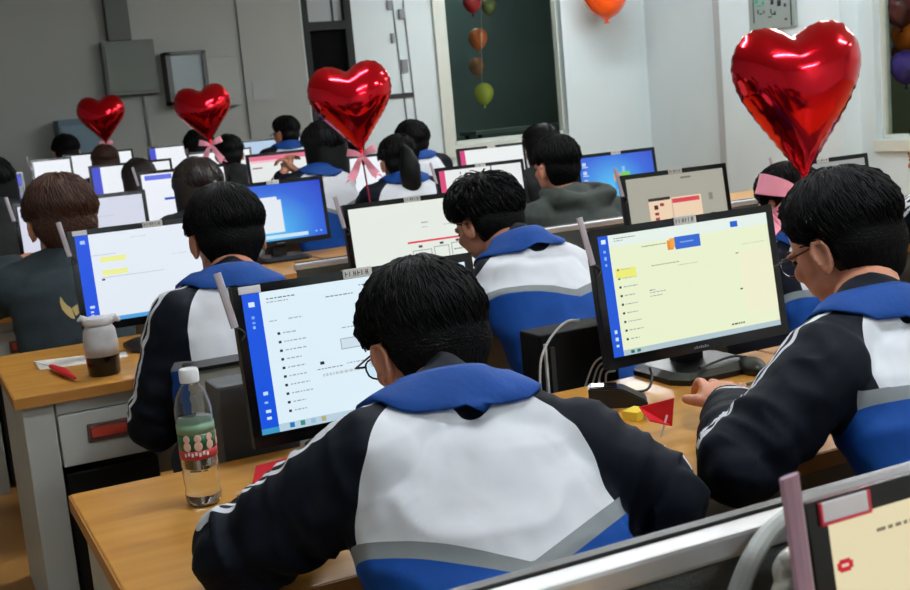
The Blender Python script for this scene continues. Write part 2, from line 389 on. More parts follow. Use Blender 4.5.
# ------------------------------------------------------------------ desks
DZ = .71
def desk(x0, x1, y0, y1, label, drawer=True, grp='computer desks in rows'):
    t = thing('computer_desk', label, 'desk', ((x0 + x1) / 2, (y0 + y1) / 2, 0), grp)
    mb = MB(); mb.box((x0, y0, DZ - .028), (x1, y1, DZ), bev=.003); mb.build('tabletop', WOOD, t)
    mb = MB(); mb.box((x0 - .002, y0 - .003, DZ - .030), (x1 + .002, y0 + .004, DZ - .002)); mb.box((x0 - .003, y0, DZ - .030), (x0 + .004, y1, DZ - .002)); mb.build('edge_band', WOODE, t)
    MB().box((x0 + .015, y0 + .02, 0), (x0 + .095, y1 - .03, DZ - .031), bev=.004).build('side_panel', GREYM, t)
    MB().box((x1 - .06, y0 + .02, 0), (x1 - .02, y1 - .03, DZ - .031), bev=.004).build('side_panel', GREYM, t)
    MB().box((x0 + .096, y1 - .05, .25), (x1 - .061, y1 - .03, DZ - .031)).build('back_panel', GREYM, t)
    if drawer:
        MB().box((x0 + .097, y0 + .035, .50), (x0 + .40, y1 - .06, DZ - .031), bev=.003).build('drawer_case', GREYM, t)
        MB().box((x0 + .10, y0 + .022, .644), (x0 + .398, y0 + .034, DZ - .034), bev=.002).build('rail', LGREY, t)
        d = MB().box((x0 + .10, y0 + .018, .50), (x0 + .398, y0 + .034, .64), bev=.003).build('drawer', LGREY, t)
        m_ = MB(); m_.box((x0 + .17, y0 + .012, .555), (x0 + .33, y0 + .019, .605), bev=.003); m_.mi = 1; m_.box((x0 + .178, y0 + .008, .566), (x0 + .322, y0 + .0125, .596), bev=.002)
        m_.build('handle', [mat('handle_brown', (92, 60, 54), .5), mat('handle_red', (176, 58, 40), .45)], d)
        MB().box((x0 + .11, y0 + .10, .02), (x0 + .36, y1 - .1, .46), bev=.006).build('computer_bay', BLACK, t)
    return t
desk(.2, 1.8, .04, .72, 'wooden computer desk nearest the camera under the cut off monitor', False)
desk(.22, 1.82, 1.52, 2.22, 'light wood desk with the water bottle, under the near boy\'s monitor')
desk(1.83, 3.43, 1.52, 2.22, 'light wood desk to the right of the near boy\'s desk', False)
desk(.215, 1.815, 3.19, 3.90, 'wooden desk with grey drawer holding the black and white cup')
desk(1.825, 3.43, 3.19, 3.90, 'wooden desk behind the right boy in the second row', False)
rows = [(4.85, 5.6), (6.5, 7.2), (8.15, 8.85), (9.75, 10.45)]
rn = ['third', 'fourth', 'fifth', 'sixth']
for (y0, y1), n in zip(rows, rn):
    for i, nm in enumerate(('left', 'middle', 'right')):
        xx = .17 + i * 1.615
        desk(xx, xx + 1.6, y0, y1, 'wooden computer desk, %s one of the %s row' % (nm, n), i == 0)
desk(-1.9, -.3, 4.85, 5.6, 'wooden desk across the aisle on the far left', False)
def partition(x0, x1, y, z, label, brace=False):
    t = thing('desk_partition', label, 'partition', ((x0 + x1) / 2, y, 0))
    MB().box((x0, y - .010, .3), (x1, y + .012, z - .02)).build('panel', mat('partition_fabric', (62, 66, 66), .9, bump=.2, bscale=300), t)
    MB().box((x0 - .01, y - .016, z - .022), (x1 + .01, y + .010, z), bev=.004).build('top_rail', SILV, t)
    MB().box((x0, y + .011, z - .03), (x1, y + .022, z + .002)).build('dark_edge', BLACK, t)
    for x in (x0 + .05, x1 - .05): MB().box((x - .02, y - .03, 0), (x + .02, y + .03, .3)).build('foot', LGREY, t)
    if brace:
        pts = [at(735, 600, y - .06), at(750, 562, y - .05), at(768, 533, y - .035), at(792, 512, y - .02)]
        MB().tube(spline(pts, 6), .009, 10, flat=.6).build('brace', mat('brace_grey', (128, 132, 130), .4), t)
    return t
partition(.25, 1.5, .765, at(650, 548, .765).z, 'grey fabric desk partition with silver top rail in the foreground', True)
partition(1.25, 3.3, 3.96, .86, 'grey partition with pale top rail behind the second row')
# ------------------------------------------------------------------ monitors
def monitor(x, y, ztop, screen, label, w=.50, h=.306, tilt=7.6, yaw=0, tag_col=None, clip=True, plate=True, detail=1, desk_z=DZ, name='monitor'):
    """x: left edge at the bottom, y: plane of the bezel foot, ztop: height of the top edge"""
    root = thing(name, label, 'monitor', (x + w / 2, y, desk_z), 'black desktop monitors')
    zb = ztop - h * math.cos(math.radians(tilt))
    piv = V((x, y, zb))
    M = Matrix.Rotation(math.radians(yaw), 3, 'Z') @ Matrix.Rotation(-math.radians(tilt), 3, 'X')
    cen = piv + V((w / 2, 0, 0))
    def T(u, d, v): return cen + M @ V((u - w / 2, d, v))      # u right, d depth, v up
    def pbox(mb, u0, u1, d0, d1, v0, v1, bev=0):
        c = T((u0 + u1) / 2, (d0 + d1) / 2, (v0 + v1) / 2); s = V(((u1 - u0) / 2, (d1 - d0) / 2, (v1 - v0) / 2))
        mb.box(c - s, c + s, rot=M, bev=bev)
    bz, bb = .017, .024
    mb = MB(); pbox(mb, 0, w, 0, .022, 0, h, .004)
    # tapered back
    prev = None; rings = []
    for d, k in ((.022, .97), (.04, .9), (.055, .62), (.06, .55)):
        rings.append([mb.bm.verts.new(T(w / 2 + sx * w / 2 * k, d, h / 2 + sy * h / 2 * k)) for sx, sy in ((-1, -1), (1, -1), (1, 1), (-1, 1))])
    mb.skin(rings); mb.build('housing', BLACK, root)
    # raised bezel
    mb = MB()
    for b in ((0, bz, 0, h), (w - bz, w, 0, h), (bz, w - bz, 0, bb), (bz, w - bz, h - bz, h)): pbox(mb, b[0], b[1], -.004, 0.0005, b[2], b[3])
    mb.build('bezel', BLACKG, root)
    # screen face and its content
    mats = []; mb = MB()
    sw, sh = w - 2 * bz, h - bz - bb
    idx = {}
    for li, (u0, v0, u1, v1, c) in enumerate(screen):
        if c not in idx: idx[c] = len(mats); mats.append(c if isinstance(c, bpy.types.Material) else glow(c))
        mb.mi = idx[c]
        q = [T(bz + u * sw, -.0005 - .00012 * li if li < 6 else -.0013, bb + (1 - v) * sh) for u, v in ((u0, v1), (u1, v1), (u1, v0), (u0, v0))]
        mb.quad(*q)
    mb.build('screen', mats, root, fix=False)
    # stand
    nb = T(w / 2, .04, h * .3)
    mb = MB(); z0 = desk_z + .012
    mb.box((nb.x - .035, nb.y - .012, z0), (nb.x + .035, nb.y + .025, nb.z), bev=.004); mb.build('stand_neck', BLACK, root)
    mb = MB(); cx, cy = nb.x, nb.y - .03
    for zz, k in ((desk_z, 1), (desk_z + .012, 1), (desk_z + .022, .8)):
        rr = [mb.bm.verts.new(V((cx + sx * k, cy + sy * k, zz))) for sx, sy in ((-.125, -.07), (-.10, -.105), (.10, -.105), (.125, -.07), (.125, .07), (.10, .1), (-.10, .1), (-.125, .07))]
        if zz == desk_z: rs = [rr]
        else: rs.append(rr)
    mb.skin(rs); mb.build('stand_base', BLACK, root)
    if plate:
        mb = MB(); pbox(mb, w / 2 - .030, w / 2 + .030, -.007, .004, h - .0165, h + .002, .001); pl = mb.build('label_plate', mat('plate_grey', (196, 196, 192), .5), root)
        if detail:
            mb = MB(); u = w / 2 - .026
            for k in range(6):
                for (a, b, c, d) in ((0, .0013, 0, .010), (0, .005, .0045, .006), (.0038, .005, 0, .010))[:1 + (k * 2 + 1) % 3 or 2]:
                    pbox(mb, u + a, u + b, -.0076, -.0068, h - .0125 + c, h - .0125 + d)
                u += .0085
            mb.build('plate_text', BLACK, pl)
    if tag_col is not None:
        mb = MB(); pbox(mb, .012, .055, -.006, -.0035, h - .0165, h - .002, .001); mb.build('tag', mat('tag_white', (214, 214, 220), .4), root)
        if tag_col: 
            mb = MB()
            for b in ((.010, .057, h - .0185, h - .0165), (.055, .057, h - .0185, h - .002), (.010, .012, h - .0185, h - .002)): pbox(mb, b[0], b[1], -.0065, -.0035, b[2], b[3])
            mb.build('tag_border', mat('tag_red', (214, 60, 80), .5), root)
    if clip:
        mb = MB(); 
        a = T(-.004, -.004, h - .075); b = T(-.022, -.006, h + .03)
        mb.tube([a, b], .0075, 8, flat=.35, up=(0, 1, 0)); mb.build('clip_arm', CLIP, root)
        mb = MB(); wire(mb, [a, T(.006, -.01, h - .08), T(.012, -.008, h - .09), T(.004, -.006, h - .1)], .0018, 6, 4); mb.build('clip_wire', DARKG, root)
    if detail:
        mb = MB(); 
        for k in range(7): pbox(mb, w / 2 - .022 + k * .006, w / 2 - .018 + k * .006, -.0048, -.0038, .008, .014 if k % 2 else .012)
        mb.build('brand_mark', mat('mark_grey', (110, 112, 116), .4), root)
    return root
BL, WH = (30, 84, 214), (226, 235, 244)
def icons(u, v0, dv, n, col=(40, 44, 50), tw=.10, seed=1):
    r = random.Random(seed); out = []
    for k in range(n):
        v = v0 + k * dv
        out.append((u, v, u + .012, v + .018, col))
        out += text(u + .024, v + .005, tw * r.uniform(.5, 1), (150, 160, 170), .008, k)
    return out
def text(u, v, w, c=(150, 158, 168), h=.007, seed=0):
    r = random.Random(seed + int(u * 100) + int(v * 1000)); out = []; x = u
    while x < u + w:
        d = r.uniform(.006, .02); out.append((x, v, min(x + d, u + w), v + h, c)); x += d + .005
    return out
def boxo(u0, v0, u1, v1, c, t=.004): return [(u0, v0, u1, v0 + t * 1.6, c), (u0, v1 - t * 1.6, u1, v1, c), (u0, v0, u0 + t, v1, c), (u1 - t, v0, u1, v1, c)]
s1 = [(0, 0, 1, 1, (220, 238, 248)), (0, 0, .075, 1, (22, 84, 222)), (.075, .945, 1, 1, (182, 206, 222)), (.0, .96, .075, 1, (60, 150, 190))]
s1 += [(.025, .06, .05, .095, (210, 230, 250)), (.03, .16, .042, .18, (120, 170, 240)), (.03, .2, .042, .215, (120, 170, 240)), (.03, .23, .04, .25, (150, 190, 245)), (.03, .7, .05, .725, (190, 215, 250)), (.03, .77, .045, .785, (150, 190, 245)), (.03, .83, .052, .852, (200, 225, 250)), (.03, .88, .05, .9, (200, 225, 250))]
s1 += icons(.125, .30, .062, 10, tw=.10) + text(.10, .05, .12, (60, 66, 76)) + text(.10, .075, .09) + text(.35, .10, .12, (80, 86, 96)) + text(.5, .05, .05, (90, 100, 110)) + text(.1, .21, .03) + text(.18, .21, .06) + text(.63, .21, .16, (100, 110, 120)) + text(.40, .34, .1)
s1 += boxo(.385, .42, .66, .50, (150, 165, 180)) + [(.389, .427, .656, .493, (206, 222, 234))] + [(.285, .56, .303, .582, (36, 40, 46))] + text(.27, .61, .11, (120, 128, 138)) + text(.40, .60, .4, (150, 158, 166)) + text(.29, .65, .3, (190, 198, 206), .02) + [(.12 + k * .045, .95, .14 + k * .045, .985, c) for k, c in enumerate(((30, 120, 190), (60, 140, 130), (150, 190, 214), (180, 170, 120)))]
monitor(.545, 2.105, 1.057, s1, 'black monitor with pale blue page right before the near boy in the middle', tag_col=False)
s2 = [(0, 0, 1, 1, (232, 240, 206)), (0, 0, .06, 1, (30, 88, 214)), (.06, .955, 1, 1, (176, 196, 206)), (.06, 0, 1, .10, (228, 240, 232)), (.80, .3, 1, .85, (238, 238, 206))]
s2 += [(.02, .03, .045, .065, (220, 235, 250)), (.025, .12, .038, .14, (140, 180, 245)), (.025, .17, .038, .2, (140, 180, 245)), (.025, .23, .036, .25, (140, 180, 245)), (.025, .78, .04, .81, (200, 225, 250)), (.025, .84, .042, .87, (200, 225, 250)), (.025, .9, .04, .92, (200, 225, 250))]
s2 += [(.075, .285, .19, .365, (236, 236, 120))] + icons(.085, .285, .072, 9, tw=.09) + [(.385, .115, .42, .195, (232, 140, 50)), (.40, .10, .43, .18, (240, 170, 80)), (.43, .095, .58, .20, (52, 104, 208)), (.77, .035, .815, .085, (40, 96, 206)), (.46, .14, .54, .15, (150, 190, 240))]
s2 += text(.09, .03, .12, (90, 96, 90)) + text(.09, .05, .05) + text(.24, .13, .14, (120, 128, 110)) + text(.28, .30, .16, (140, 146, 120)) + text(.43, .33, .12, (190, 196, 160)) + text(.25, .5, .03, (100, 100, 90)) + text(.25, .52, .09) + text(.25, .55, .07) + text(.78, .31, .02, (60, 60, 60)) + text(.78, .62, .015, (40, 40, 40), .012) + text(.83, .24, .14, (214, 206, 150)) + text(.7, .91, .08, (70, 80, 84), .014) + [(.10 + k * .035, .965, .12 + k * .035, .99, c) for k, c in enumerate(((40, 110, 60), (50, 120, 100), (190, 200, 190)))]
m2 = monitor(1.347, 2.135, 1.062, s2, 'black monitor with pale yellow page beside the right boy\'s hand', tag_col=None)
s0 = [(0, 0, 1, 1, (226, 214, 176)), (.018, .115, .040, .15, (196, 34, 48)), (.013, .122, .045, .143, (196, 34, 48)), (.022, .128, .036, .136, (236, 200, 190))] + text(.1, .06, .2, (120, 112, 90), .01) + text(.35, .14, .2, (170, 160, 130), .01) + text(.5, .25, .3, (200, 120, 100), .012) + text(.06, .3, .03)
m0 = monitor(.548, .586, 1.052, s0, 'cut off black monitor in the bottom right corner with a beige page', tag_col=True, clip=False, plate=False)
# its acrylic holder, large in the corner
a = at(806, 600, .575); b = at(789, 476, .575)
MB().tube([a, b], .0082, 8, flat=.3, up=(0, 1, 0)).build('clip_arm', mat('clip_mauve', (150, 124, 146), .35), m0)
sL = [(0, 0, 1, 1, (226, 234, 244)), (0, 0, .085, 1, (28, 82, 222)), (.085, .955, 1, 1, (80, 160, 220)), (.14, .27, .30, .33, (236, 238, 150)), (.14, .42, .30, .48, (236, 238, 150)), (.03, .06, .06, .1, (170, 200, 250)), (.03, .8, .06, .83, (200, 220, 250)), (.03, .86, .05, .88, (200, 220, 250)), (.03, .9, .05, .92, (200, 220, 250))]
sL += text(.35, .08, .1, (190, 198, 206)) + text(.09, .24, .15, (170, 178, 190)) + text(.6, .33, .1, (190, 198, 206)) + text(.13, .5, .4, (170, 178, 190)) + [(.13, .515, .15, .535, (40, 44, 50))] + text(.8, .14, .12)
monitor(.462, 3.62, 1.088, sL, 'black monitor with white page and blue edge behind the black and white cup', tag_col=False)
sM = [(0, 0, 1, 1, (228, 234, 226)), (.42, .50, 1, .525, (226, 60, 84))] + text(.55, .27, .05, (70, 70, 70), .012) + text(.55, .33, .04, (140, 140, 140)) + text(.72, .33, .14, (150, 150, 150)) + boxo(.45, .62, .60, .82, (70, 74, 72), .004) + boxo(.62, .60, .74, .8, (90, 94, 92)) + boxo(.76, .58, .98, .78, (80, 84, 82)) + [(.5, .56, .53, .59, (60, 60, 60)), (.67, .55, .70, .58, (60, 60, 60)), (.8, .54, .83, .57, (60, 60, 60))] + text(.47, .7, .1, (60, 60, 60), .014) + text(.78, .66, .18, (60, 60, 60), .014)
monitor(1.33, 3.62, 1.066, sM, 'black monitor with a red line across a white page, in front of spiky haired boy', tag_col=None)
s4 = [(0, 0, 1, 1, (168, 166, 152)), (.2, .32, .74, .96, (236, 208, 178)), (.2, .30, .42, .34, (40, 36, 36)), (.24, .86, .42, .97, (196, 50, 50)), (.44, .34, .72, .40, (214, 70, 84)), (.43, .3, .44, .96, (200, 170, 150)), (.25, .4, .29, .46, (70, 40, 40)), (.31, .38, .35, .42, (150, 40, 40)), (.25, .5, .29, .54, (160, 50, 50)), (.25, .57, .29, .61, (150, 60, 50)), (.82, .32, .86, .42, (130, 128, 118)), (.82, .60, .865, .68, (50, 52, 50)), (.83, .8, .86, .88, (120, 118, 108)), (.55, .05, .66, .075, (110, 110, 104))]
monitor(2.372, 3.55, 1.055, s4, 'black monitor with grey desktop and peach window above the yellow page monitor', w=.47, tag_col=None)
monitor(3.12, 3.6, 1.02, [(0, 0, 1, 1, (150, 152, 150))] , 'black monitor with dull grey screen behind the right boy\'s head', tag_col=None, w=.48)
def win7(doc=False, icons7=False):
    m = bpy.data.materials.new('screen_blue'); m.use_nodes = True; nt = m.node_tree; b = nt.nodes['Principled BSDF']
    b.inputs['Base Color'].default_value = (.003, .003, .003, 1); b.inputs['Emission Strength'].default_value = 1
    tc = nt.nodes.new('ShaderNodeTexCoord'); g = nt.nodes.new('ShaderNodeTexGradient'); g.gradient_type = 'SPHERICAL'
    mp = nt.nodes.new('ShaderNodeMapping'); nt.links.new(tc.outputs['Object'], mp.inputs[0]); 
    mp.inputs['Location'].default_value = (.1, 0, -.45); mp.inputs['Scale'].default_value = (2.6, .2, 3.2)
    r = nt.nodes.new('ShaderNodeValToRGB'); nt.links.new(mp.outputs[0], g.inputs[0]); nt.links.new(g.outputs['Fac'], r.inputs[0])
    r.color_ramp.elements[0].color = lin((10, 48, 190)); r.color_ramp.elements[1].color = lin((70, 190, 240)); e = r.color_ramp.elements.new(.4); e.color = lin((16, 92, 214))
    nt.links.new(r.outputs[0], b.inputs['Emission Color']); return m
W7 = win7()
sB = [(0, 0, 1, 1, W7), (.18, .28, .56, .86, (226, 232, 240)), (.3, .22, .52, .3, (226, 232, 240)), (.35, .90, .80, .965, (200, 226, 240)), (.18, .26, .3, .29, (40, 120, 220)), (.88, .9, .9, .93, (150, 200, 240)), (.93, .9, .95, .93, (150, 200, 240))]
monitor(1.385, 5.38, 1.085, sB, 'black monitor with blue desktop and white document behind left boy\'s head', tag_col=None)
sD = [(0, 0, 1, 1, W7)] + [(.04, .1 + k * .17, .09, .17 + k * .17, (190, 210, 230)) for k in range(5)] + [(.035, .185 + k * .17, .11, .20 + k * .17, (220, 230, 240)) for k in range(5)] + [(.44, .38, .53, .52, (236, 150, 60)), (.54, .36, .66, .5, (120, 200, 90)), (.44, .54, .52, .7, (60, 150, 230)), (.54, .52, .62, .8, (240, 220, 130)), (.56, .25, .60, .36, (130, 190, 230)), (.5, .8, .7, .9, (90, 190, 236))]
monitor(3.255, 5.3, 1.045, sD, 'black monitor with blue desktop and icons right of boy in green hoodie', tag_col=None)
sP = [(0, 0, 1, 1, (230, 232, 232)), (0, 0, .07, 1, (214, 70, 120)), (.62, 0, .635, 1, (40, 42, 44)), (.25, .05, .26, .1, (60, 60, 60)), (.66, .1, .72, .12, (70, 70, 70))] + text(.3, .12, .15, (90, 90, 90)) + [(.68, .3, .72, .36, (60, 60, 60)), (.66, .5, .74, .53, (80, 80, 80)), (.7, .6, .73, .75, (70, 70, 70))]
monitor(2.455, 5.32, 1.06, sP, 'black monitor with pink left edge right of the ponytail girl', tag_col=None)
sS = [(0, 0, 1, 1, (208, 212, 228)), (.42, .17, .50, .27, (60, 90, 190)), (.35, .5, .37, .54, (50, 50, 70)), (.45, .8, .47, .84, (70, 70, 90)), (.9, .75, .92, .8, (60, 60, 80))] + text(.5, .3, .25, (170, 174, 190)) + text(.5, .7, .3, (160, 164, 180))
monitor(.47, 5.32, 1.112, sS, 'black monitor with lilac page beside the brown haired boy', tag_col=None, w=.56)
sw = lambda side, top=None: [(0, 0, 1, 1, (234, 238, 244)), (0, 0, .11 if side else .02, 1, (60, 70, 200) if side else (220, 226, 236))] + ([(0, 0, 1, .16, top)] if top else [])
monitor(.16, 6.75, 1.14, [(0, 0, 1, 1, W7)], 'monitor with bright blue desktop at the left edge of the picture', tag_col=None, plate=False, detail=0)
monitor(1.25, 6.62, 1.152, [(0, 0, 1, 1, (234, 238, 246)), (.04, .03, .36, .13, (96, 110, 226)), (.38, .03, .96, .14, (50, 90, 206)), (.24, .52, .46, .57, (50, 80, 190))], 'white screen with blue bars left of the long haired girl', tag_col=None, w=.5, plate=False, detail=0)
monitor(1.47, 7.28, 1.115, [(0, 0, 1, 1, (234, 238, 246)), (0, 0, 1, .2, (40, 70, 206))], 'white screen with blue top just right of the long haired girl', w=.47, plate=False, detail=0, clip=False, desk_z=DZ)
sK = [(0, 0, 1, 1, (226, 230, 228)), (0, 0, 1, .1, (224, 110, 140)), (.02, .1, .6, .15, (236, 190, 200)), (.03, .25, .16, .28, (150, 90, 110))]
monitor(1.955, 6.92, 1.18, sK, 'white screen with pink top bar behind clasped hands', plate=False, detail=0, clip=False)
monitor(2.505, 6.92, 1.108, sw(1), 'white screen with blue edge under the third heart balloon', plate=False, detail=0)
monitor(3.355, 6.92, 1.083, [(0, 0, 1, 1, (232, 236, 236)), (0, 0, .08, 1, (206, 60, 120))], 'white screen with pink edge below the back window', plate=True, detail=0, clip=False, w=.5)
monitor(.35, 8.55, 1.18, [(0, 0, 1, 1, (70, 80, 200)), (.1, .5, .9, .8, (200, 206, 236))], 'blue purple screen at the far left edge', plate=False, detail=0, clip=False)
monitor(1.285, 8.55, 1.172, sw(1), 'white screen with blue edge left of the dark brown haired girl', w=.58, plate=False, detail=0, clip=False)
monitor(1.98, 8.55, 1.197, sw(0), 'white screen behind second heart balloon\'s pink ribbon', w=.48, plate=False, detail=0, clip=False)
monitor(1.0, 9.42, 1.24, sw(0), 'leftmost small white screen, before the dark haired head at far left', w=.30, plate=False, detail=0, clip=True, name='monitor')
monitor(1.335, 10.15, 1.25, sw(0), 'white screen behind the dark brown head under the first heart', w=.565, plate=False, detail=0, clip=False)
monitor(2.02, 10.15, 1.248, sw(1), 'white screen with blue edge left of the second heart balloon', w=.5, plate=False, detail=0, clip=False)
monitor(2.82, 10.15, 1.225, [(0, 0, 1, 1, (172, 196, 222))], 'pale blue screen of the boy in the farthest row', w=.6, plate=False, detail=0, clip=False)
# ------------------------------------------------------------------ people
def frame(yaw, pitch=0, roll=0):
    """columns: right, forward, up ; yaw>0 turns left, pitch>0 looks down"""
    return (Matrix.Rotation(math.radians(yaw), 3, 'Z') @ Matrix.Rotation(-math.radians(pitch), 3, 'X') @ Matrix.Rotation(math.radians(roll), 3, 'Y'))
def hair_mask(d):
    """d: unit direction in head frame (x right, y forward, z up)"""
    az = math.degrees(math.atan2(abs(d.x), d.y))   # 0 front, 180 back
    el = math.degrees(math.asin(max(-1, min(1, d.z))))
    # hairline elevation as function of azimuth
    tab = [(0, 30), (30, 28), (50, 22), (62, 0), (72, -22), (80, -18), (88, 2), (98, -2), (108, -28), (125, -54), (150, -66), (180, -70)]
    for (a0, e0), (a1, e1) in zip(tab, tab[1:]):
        if a0 <= az <= a1: line = e0 + (e1 - e0) * (az - a0) / (a1 - a0); break
    return el - line
def head(mb, c, H, s, neck_to, det=2):
    P = lambda x, y, z: c + H @ V((x, y, z)) * s
    mb.ellip(P(0, -.008, .012), (.077 * s, .094 * s, .088 * s), H, 24, 16)
    mb.ellip(P(0, .034, -.045), (.064 * s, .058 * s, .072 * s), H, 20, 14)
    mb.ellip(P(0, .052, -.098), (.034 * s, .032 * s, .026 * s), H)
    for q in (-1, 1):
        mb.ellip(P(q * .042, .02, -.075), (.024 * s, .045 * s, .034 * s), H)          # jaw side
        mb.ellip(P(q * .036, .066, -.04), (.024 * s, .02 * s, .02 * s), H)           # cheek
        mb.ellip(P(q * .030, .078, -.004), (.024 * s, .012 * s, .008 * s), H)        # brow
        E = H @ Matrix.Rotation(q * math.radians(-22), 3, 'Z')
        ec = P(q * .083, -.012, -.036)
        mb.ellip(ec, (.008 * s, .018 * s, .031 * s), E, 14, 10)                        # ear plate
        mb.tube([ec + E @ V((q * .006, .010, -.012)) * s, ec + E @ V((q * .009, .012, .012)) * s, ec + E @ V((q * .010, .004, .027)) * s, ec + E @ V((q * .011, -.01, .024)) * s, ec + E @ V((q * .012, -.017, .006)) * s, ec + E @ V((q * .009, -.011, -.016)) * s, ec + E @ V((q * .006, -.001, -.029)) * s], .0042 * s, 8, True)
        mb.ellip(ec + E @ V((q * .004, .002, -.026)) * s, (.005 * s, .007 * s, .008 * s), E, 10, 8)
    mb.tube([P(0, .086, .0), P(0, .096, -.02), P(0, .106, -.038)], [.007 * s, .009 * s, .012 * s], 10, True)
    for q in (-1, 1): mb.ellip(P(q * .011, .096, -.041), (.008 * s, .009 * s, .007 * s), H, 10, 8)
    mb.tube([P(-.02, .084, -.068), P(0, .09, -.066), P(.02, .084, -.068)], .0055 * s, 8, True)
    mb.tube([P(-.016, .083, -.077), P(0, .088, -.078), P(.016, .083, -.077)], .006 * s, 8, True)
    mb.tube([P(0, -.012, -.03), P(0, -.018, -.085), neck_to], [.05 * s, .052 * s, .06 * s], 16, True)
def hair(root, c, H, s, m, kind='short', strands=800, vol=1.0, seed=1, lenf=1.0, nape=None):
    rnd = random.Random(seed)
    RX, RY, RZ = .096 * vol, .113 * vol, .099 * vol
    ce = V((0, -.012, .014))
    def rad(d):
        o = 1 / math.sqrt((d.x / RX) ** 2 + (d.y / RY) ** 2 + (d.z / RZ) ** 2)
        i = 1 / math.sqrt((d.x / .068) ** 2 + (d.y / .085) ** 2 + (d.z / .08) ** 2)
        k = ss(-6, 9, hair_mask(d))
        # less volume toward the nape and sides
        low = ss(.0, -.8, d.z) * (1 if d.y < .2 else .5); o *= 1 - .26 * low
        nz = noise.noise(d * 3.2 + V((seed, 0, 0))) * .035 + noise.noise(d * 8 + V((0, seed, 0))) * .018
        return i * (1 - k) + o * (1 + nz) * k
    mb = MB(); N, Mm = 56, 34
    rings = []
    for j in range(1, Mm):
        a = PI * j / Mm
        rr = []
        for i in range(N):
            d = V((math.sin(a) * math.cos(2 * PI * i / N), math.sin(a) * math.sin(2 * PI * i / N), math.cos(a)))
            rr.append(mb.bm.verts.new(c + H @ (ce + d * rad(d)) * s))
        rings.append(rr)
    mb.skin(rings, caps=True)
    if kind != 'long':
        nc, nr = V((0, -.036, -.058)), V((.064 * vol, .060 * vol, .062))
        mb.ellip(c + H @ nc * s, nr * s, H, 28, 16)
        mb.ellip(c + H @ V((0, -.047, -.032)) * s, V((.083 * vol, .060 * vol, .062)) * s, H, 28, 16)
    fm = fuse(mb, .006 if strands >= 700 else .011, 16 if strands >= 700 else 5)
    mb = MB(); mb.bm.from_mesh(fm); bpy.data.meshes.remove(fm)
    bv = BVHTree.FromBMesh(mb.bm) if strands >= 700 else None
    # locks combed from the crown
    crown = V((.1, -.45, .88)).normalized()
    cnt = 0
    while cnt < strands:
        d = V((rnd.gauss(0, 1), rnd.gauss(0, 1), rnd.gauss(0, 1)))
        if d.length < .1: continue
        d.normalize()
        if hair_mask(d) < 9 or d.z < -.72: continue
        cnt += 1
        L = rnd.uniform(.028, .055) * lenf; w = rnd.uniform(.0035, .0075)
        swirl = crown.cross(d) * .35
        t = (d - crown * d.dot(crown) * 1.0) * 1 + swirl + V((0, .1 if d.y > 0 else -.02, -.35))
        t = t - d * t.dot(d)
        if t.length < 1e-3: continue
        t.normalize(); t = (t + V((rnd.gauss(0, .14), rnd.gauss(0, .14), rnd.gauss(0, .14)))).normalized()
        side = d.cross(t).normalized()
        p = ce + d * rad(d) * .985
        lift = rnd.uniform(.0, .07) if kind != 'spiky' else rnd.uniform(.05, .35)
        vs = []
        pts = []
        for q in range(4):
            f = q / 3
            pos = p + t * L * f + d * (lift * L * f * 1.0)
            # keep on the surface
            dd = (pos - ce).normalized(); rr_ = rad(dd) if hair_mask(dd) > -14 else (pos - ce).length
            pos = ce + dd * max(min((pos - ce).length, rr_ + .005 * lenf * (1 + 2 * (kind == 'spiky'))), rr_ * 1.0 + .0012)
            ww = w * (1 - f) ** .7 * (.5 if q == 0 else 1)
            pts.append((pos, ww, dd))
        if bv:
            npts = []
            for po, ww, dd in pts:
                w0 = c + H @ po * s; hit = bv.find_nearest(w0)
                if hit[0] is not None:
                    w1 = hit[0] + hit[1] * max(.0012, min((w0 - hit[0]).dot(hit[1]), (.0035 if rnd.random() < .8 else .009) if kind != 'spiky' else .018))
                    po = (H.transposed() @ (w1 - c)) / s
                npts.append((po, ww, dd))
            pts = npts
        rg = [[mb.bm.verts.new(c + H @ (po + side * ww * .5) * s), mb.bm.verts.new(c + H @ (po + dd * .0022 * (1 - .8 * q / 3)) * s), mb.bm.verts.new(c + H @ (po - side * ww * .5) * s), mb.bm.verts.new(c + H @ (po - dd * .002) * s)] for q, (po, ww, dd) in enumerate(pts)]
        mb.skin(rg, caps=False)
    if kind != 'long':
        n2 = strands // 2
        while n2 > 0:
            d = V((rnd.gauss(0, 1), -abs(rnd.gauss(0, 1)), rnd.gauss(0, 1))).normalized()
            if d.z < -.75 or d.z > .8: continue
            n2 -= 1
            S = lambda q: nc + V((q.x * nr.x, q.y * nr.y, q.z * nr.z)) * 1.012
            t = (V((0, 0, -1)) - d * d.dot(V((0, 0, -1)))).normalized() + V((rnd.gauss(0, .12), 0, rnd.gauss(0, .12)))
            sd2 = d.cross(t).normalized(); rg = []
            for q in range(4):
                dd = (d + t * .2 * q * lenf).normalized(); po = S(dd)
                if bv:
                    w0 = c + H @ po * s; hit = bv.find_nearest(w0); po = (H.transposed() @ (hit[0] + hit[1] * .0012 - c)) / s
                ww = rnd.uniform(.004, .006) * (1 - q / 3) ** .7 * (.5 if q == 0 else 1)
                rg.append([mb.bm.verts.new(c + H @ (po + sd2 * ww * .5) * s), mb.bm.verts.new(c + H @ (po + dd * .002 * (1 - .8 * q / 3)) * s), mb.bm.verts.new(c + H @ (po - sd2 * ww * .5) * s), mb.bm.verts.new(c + H @ (po - dd * .002) * s)])
            mb.skin(rg, caps=False)
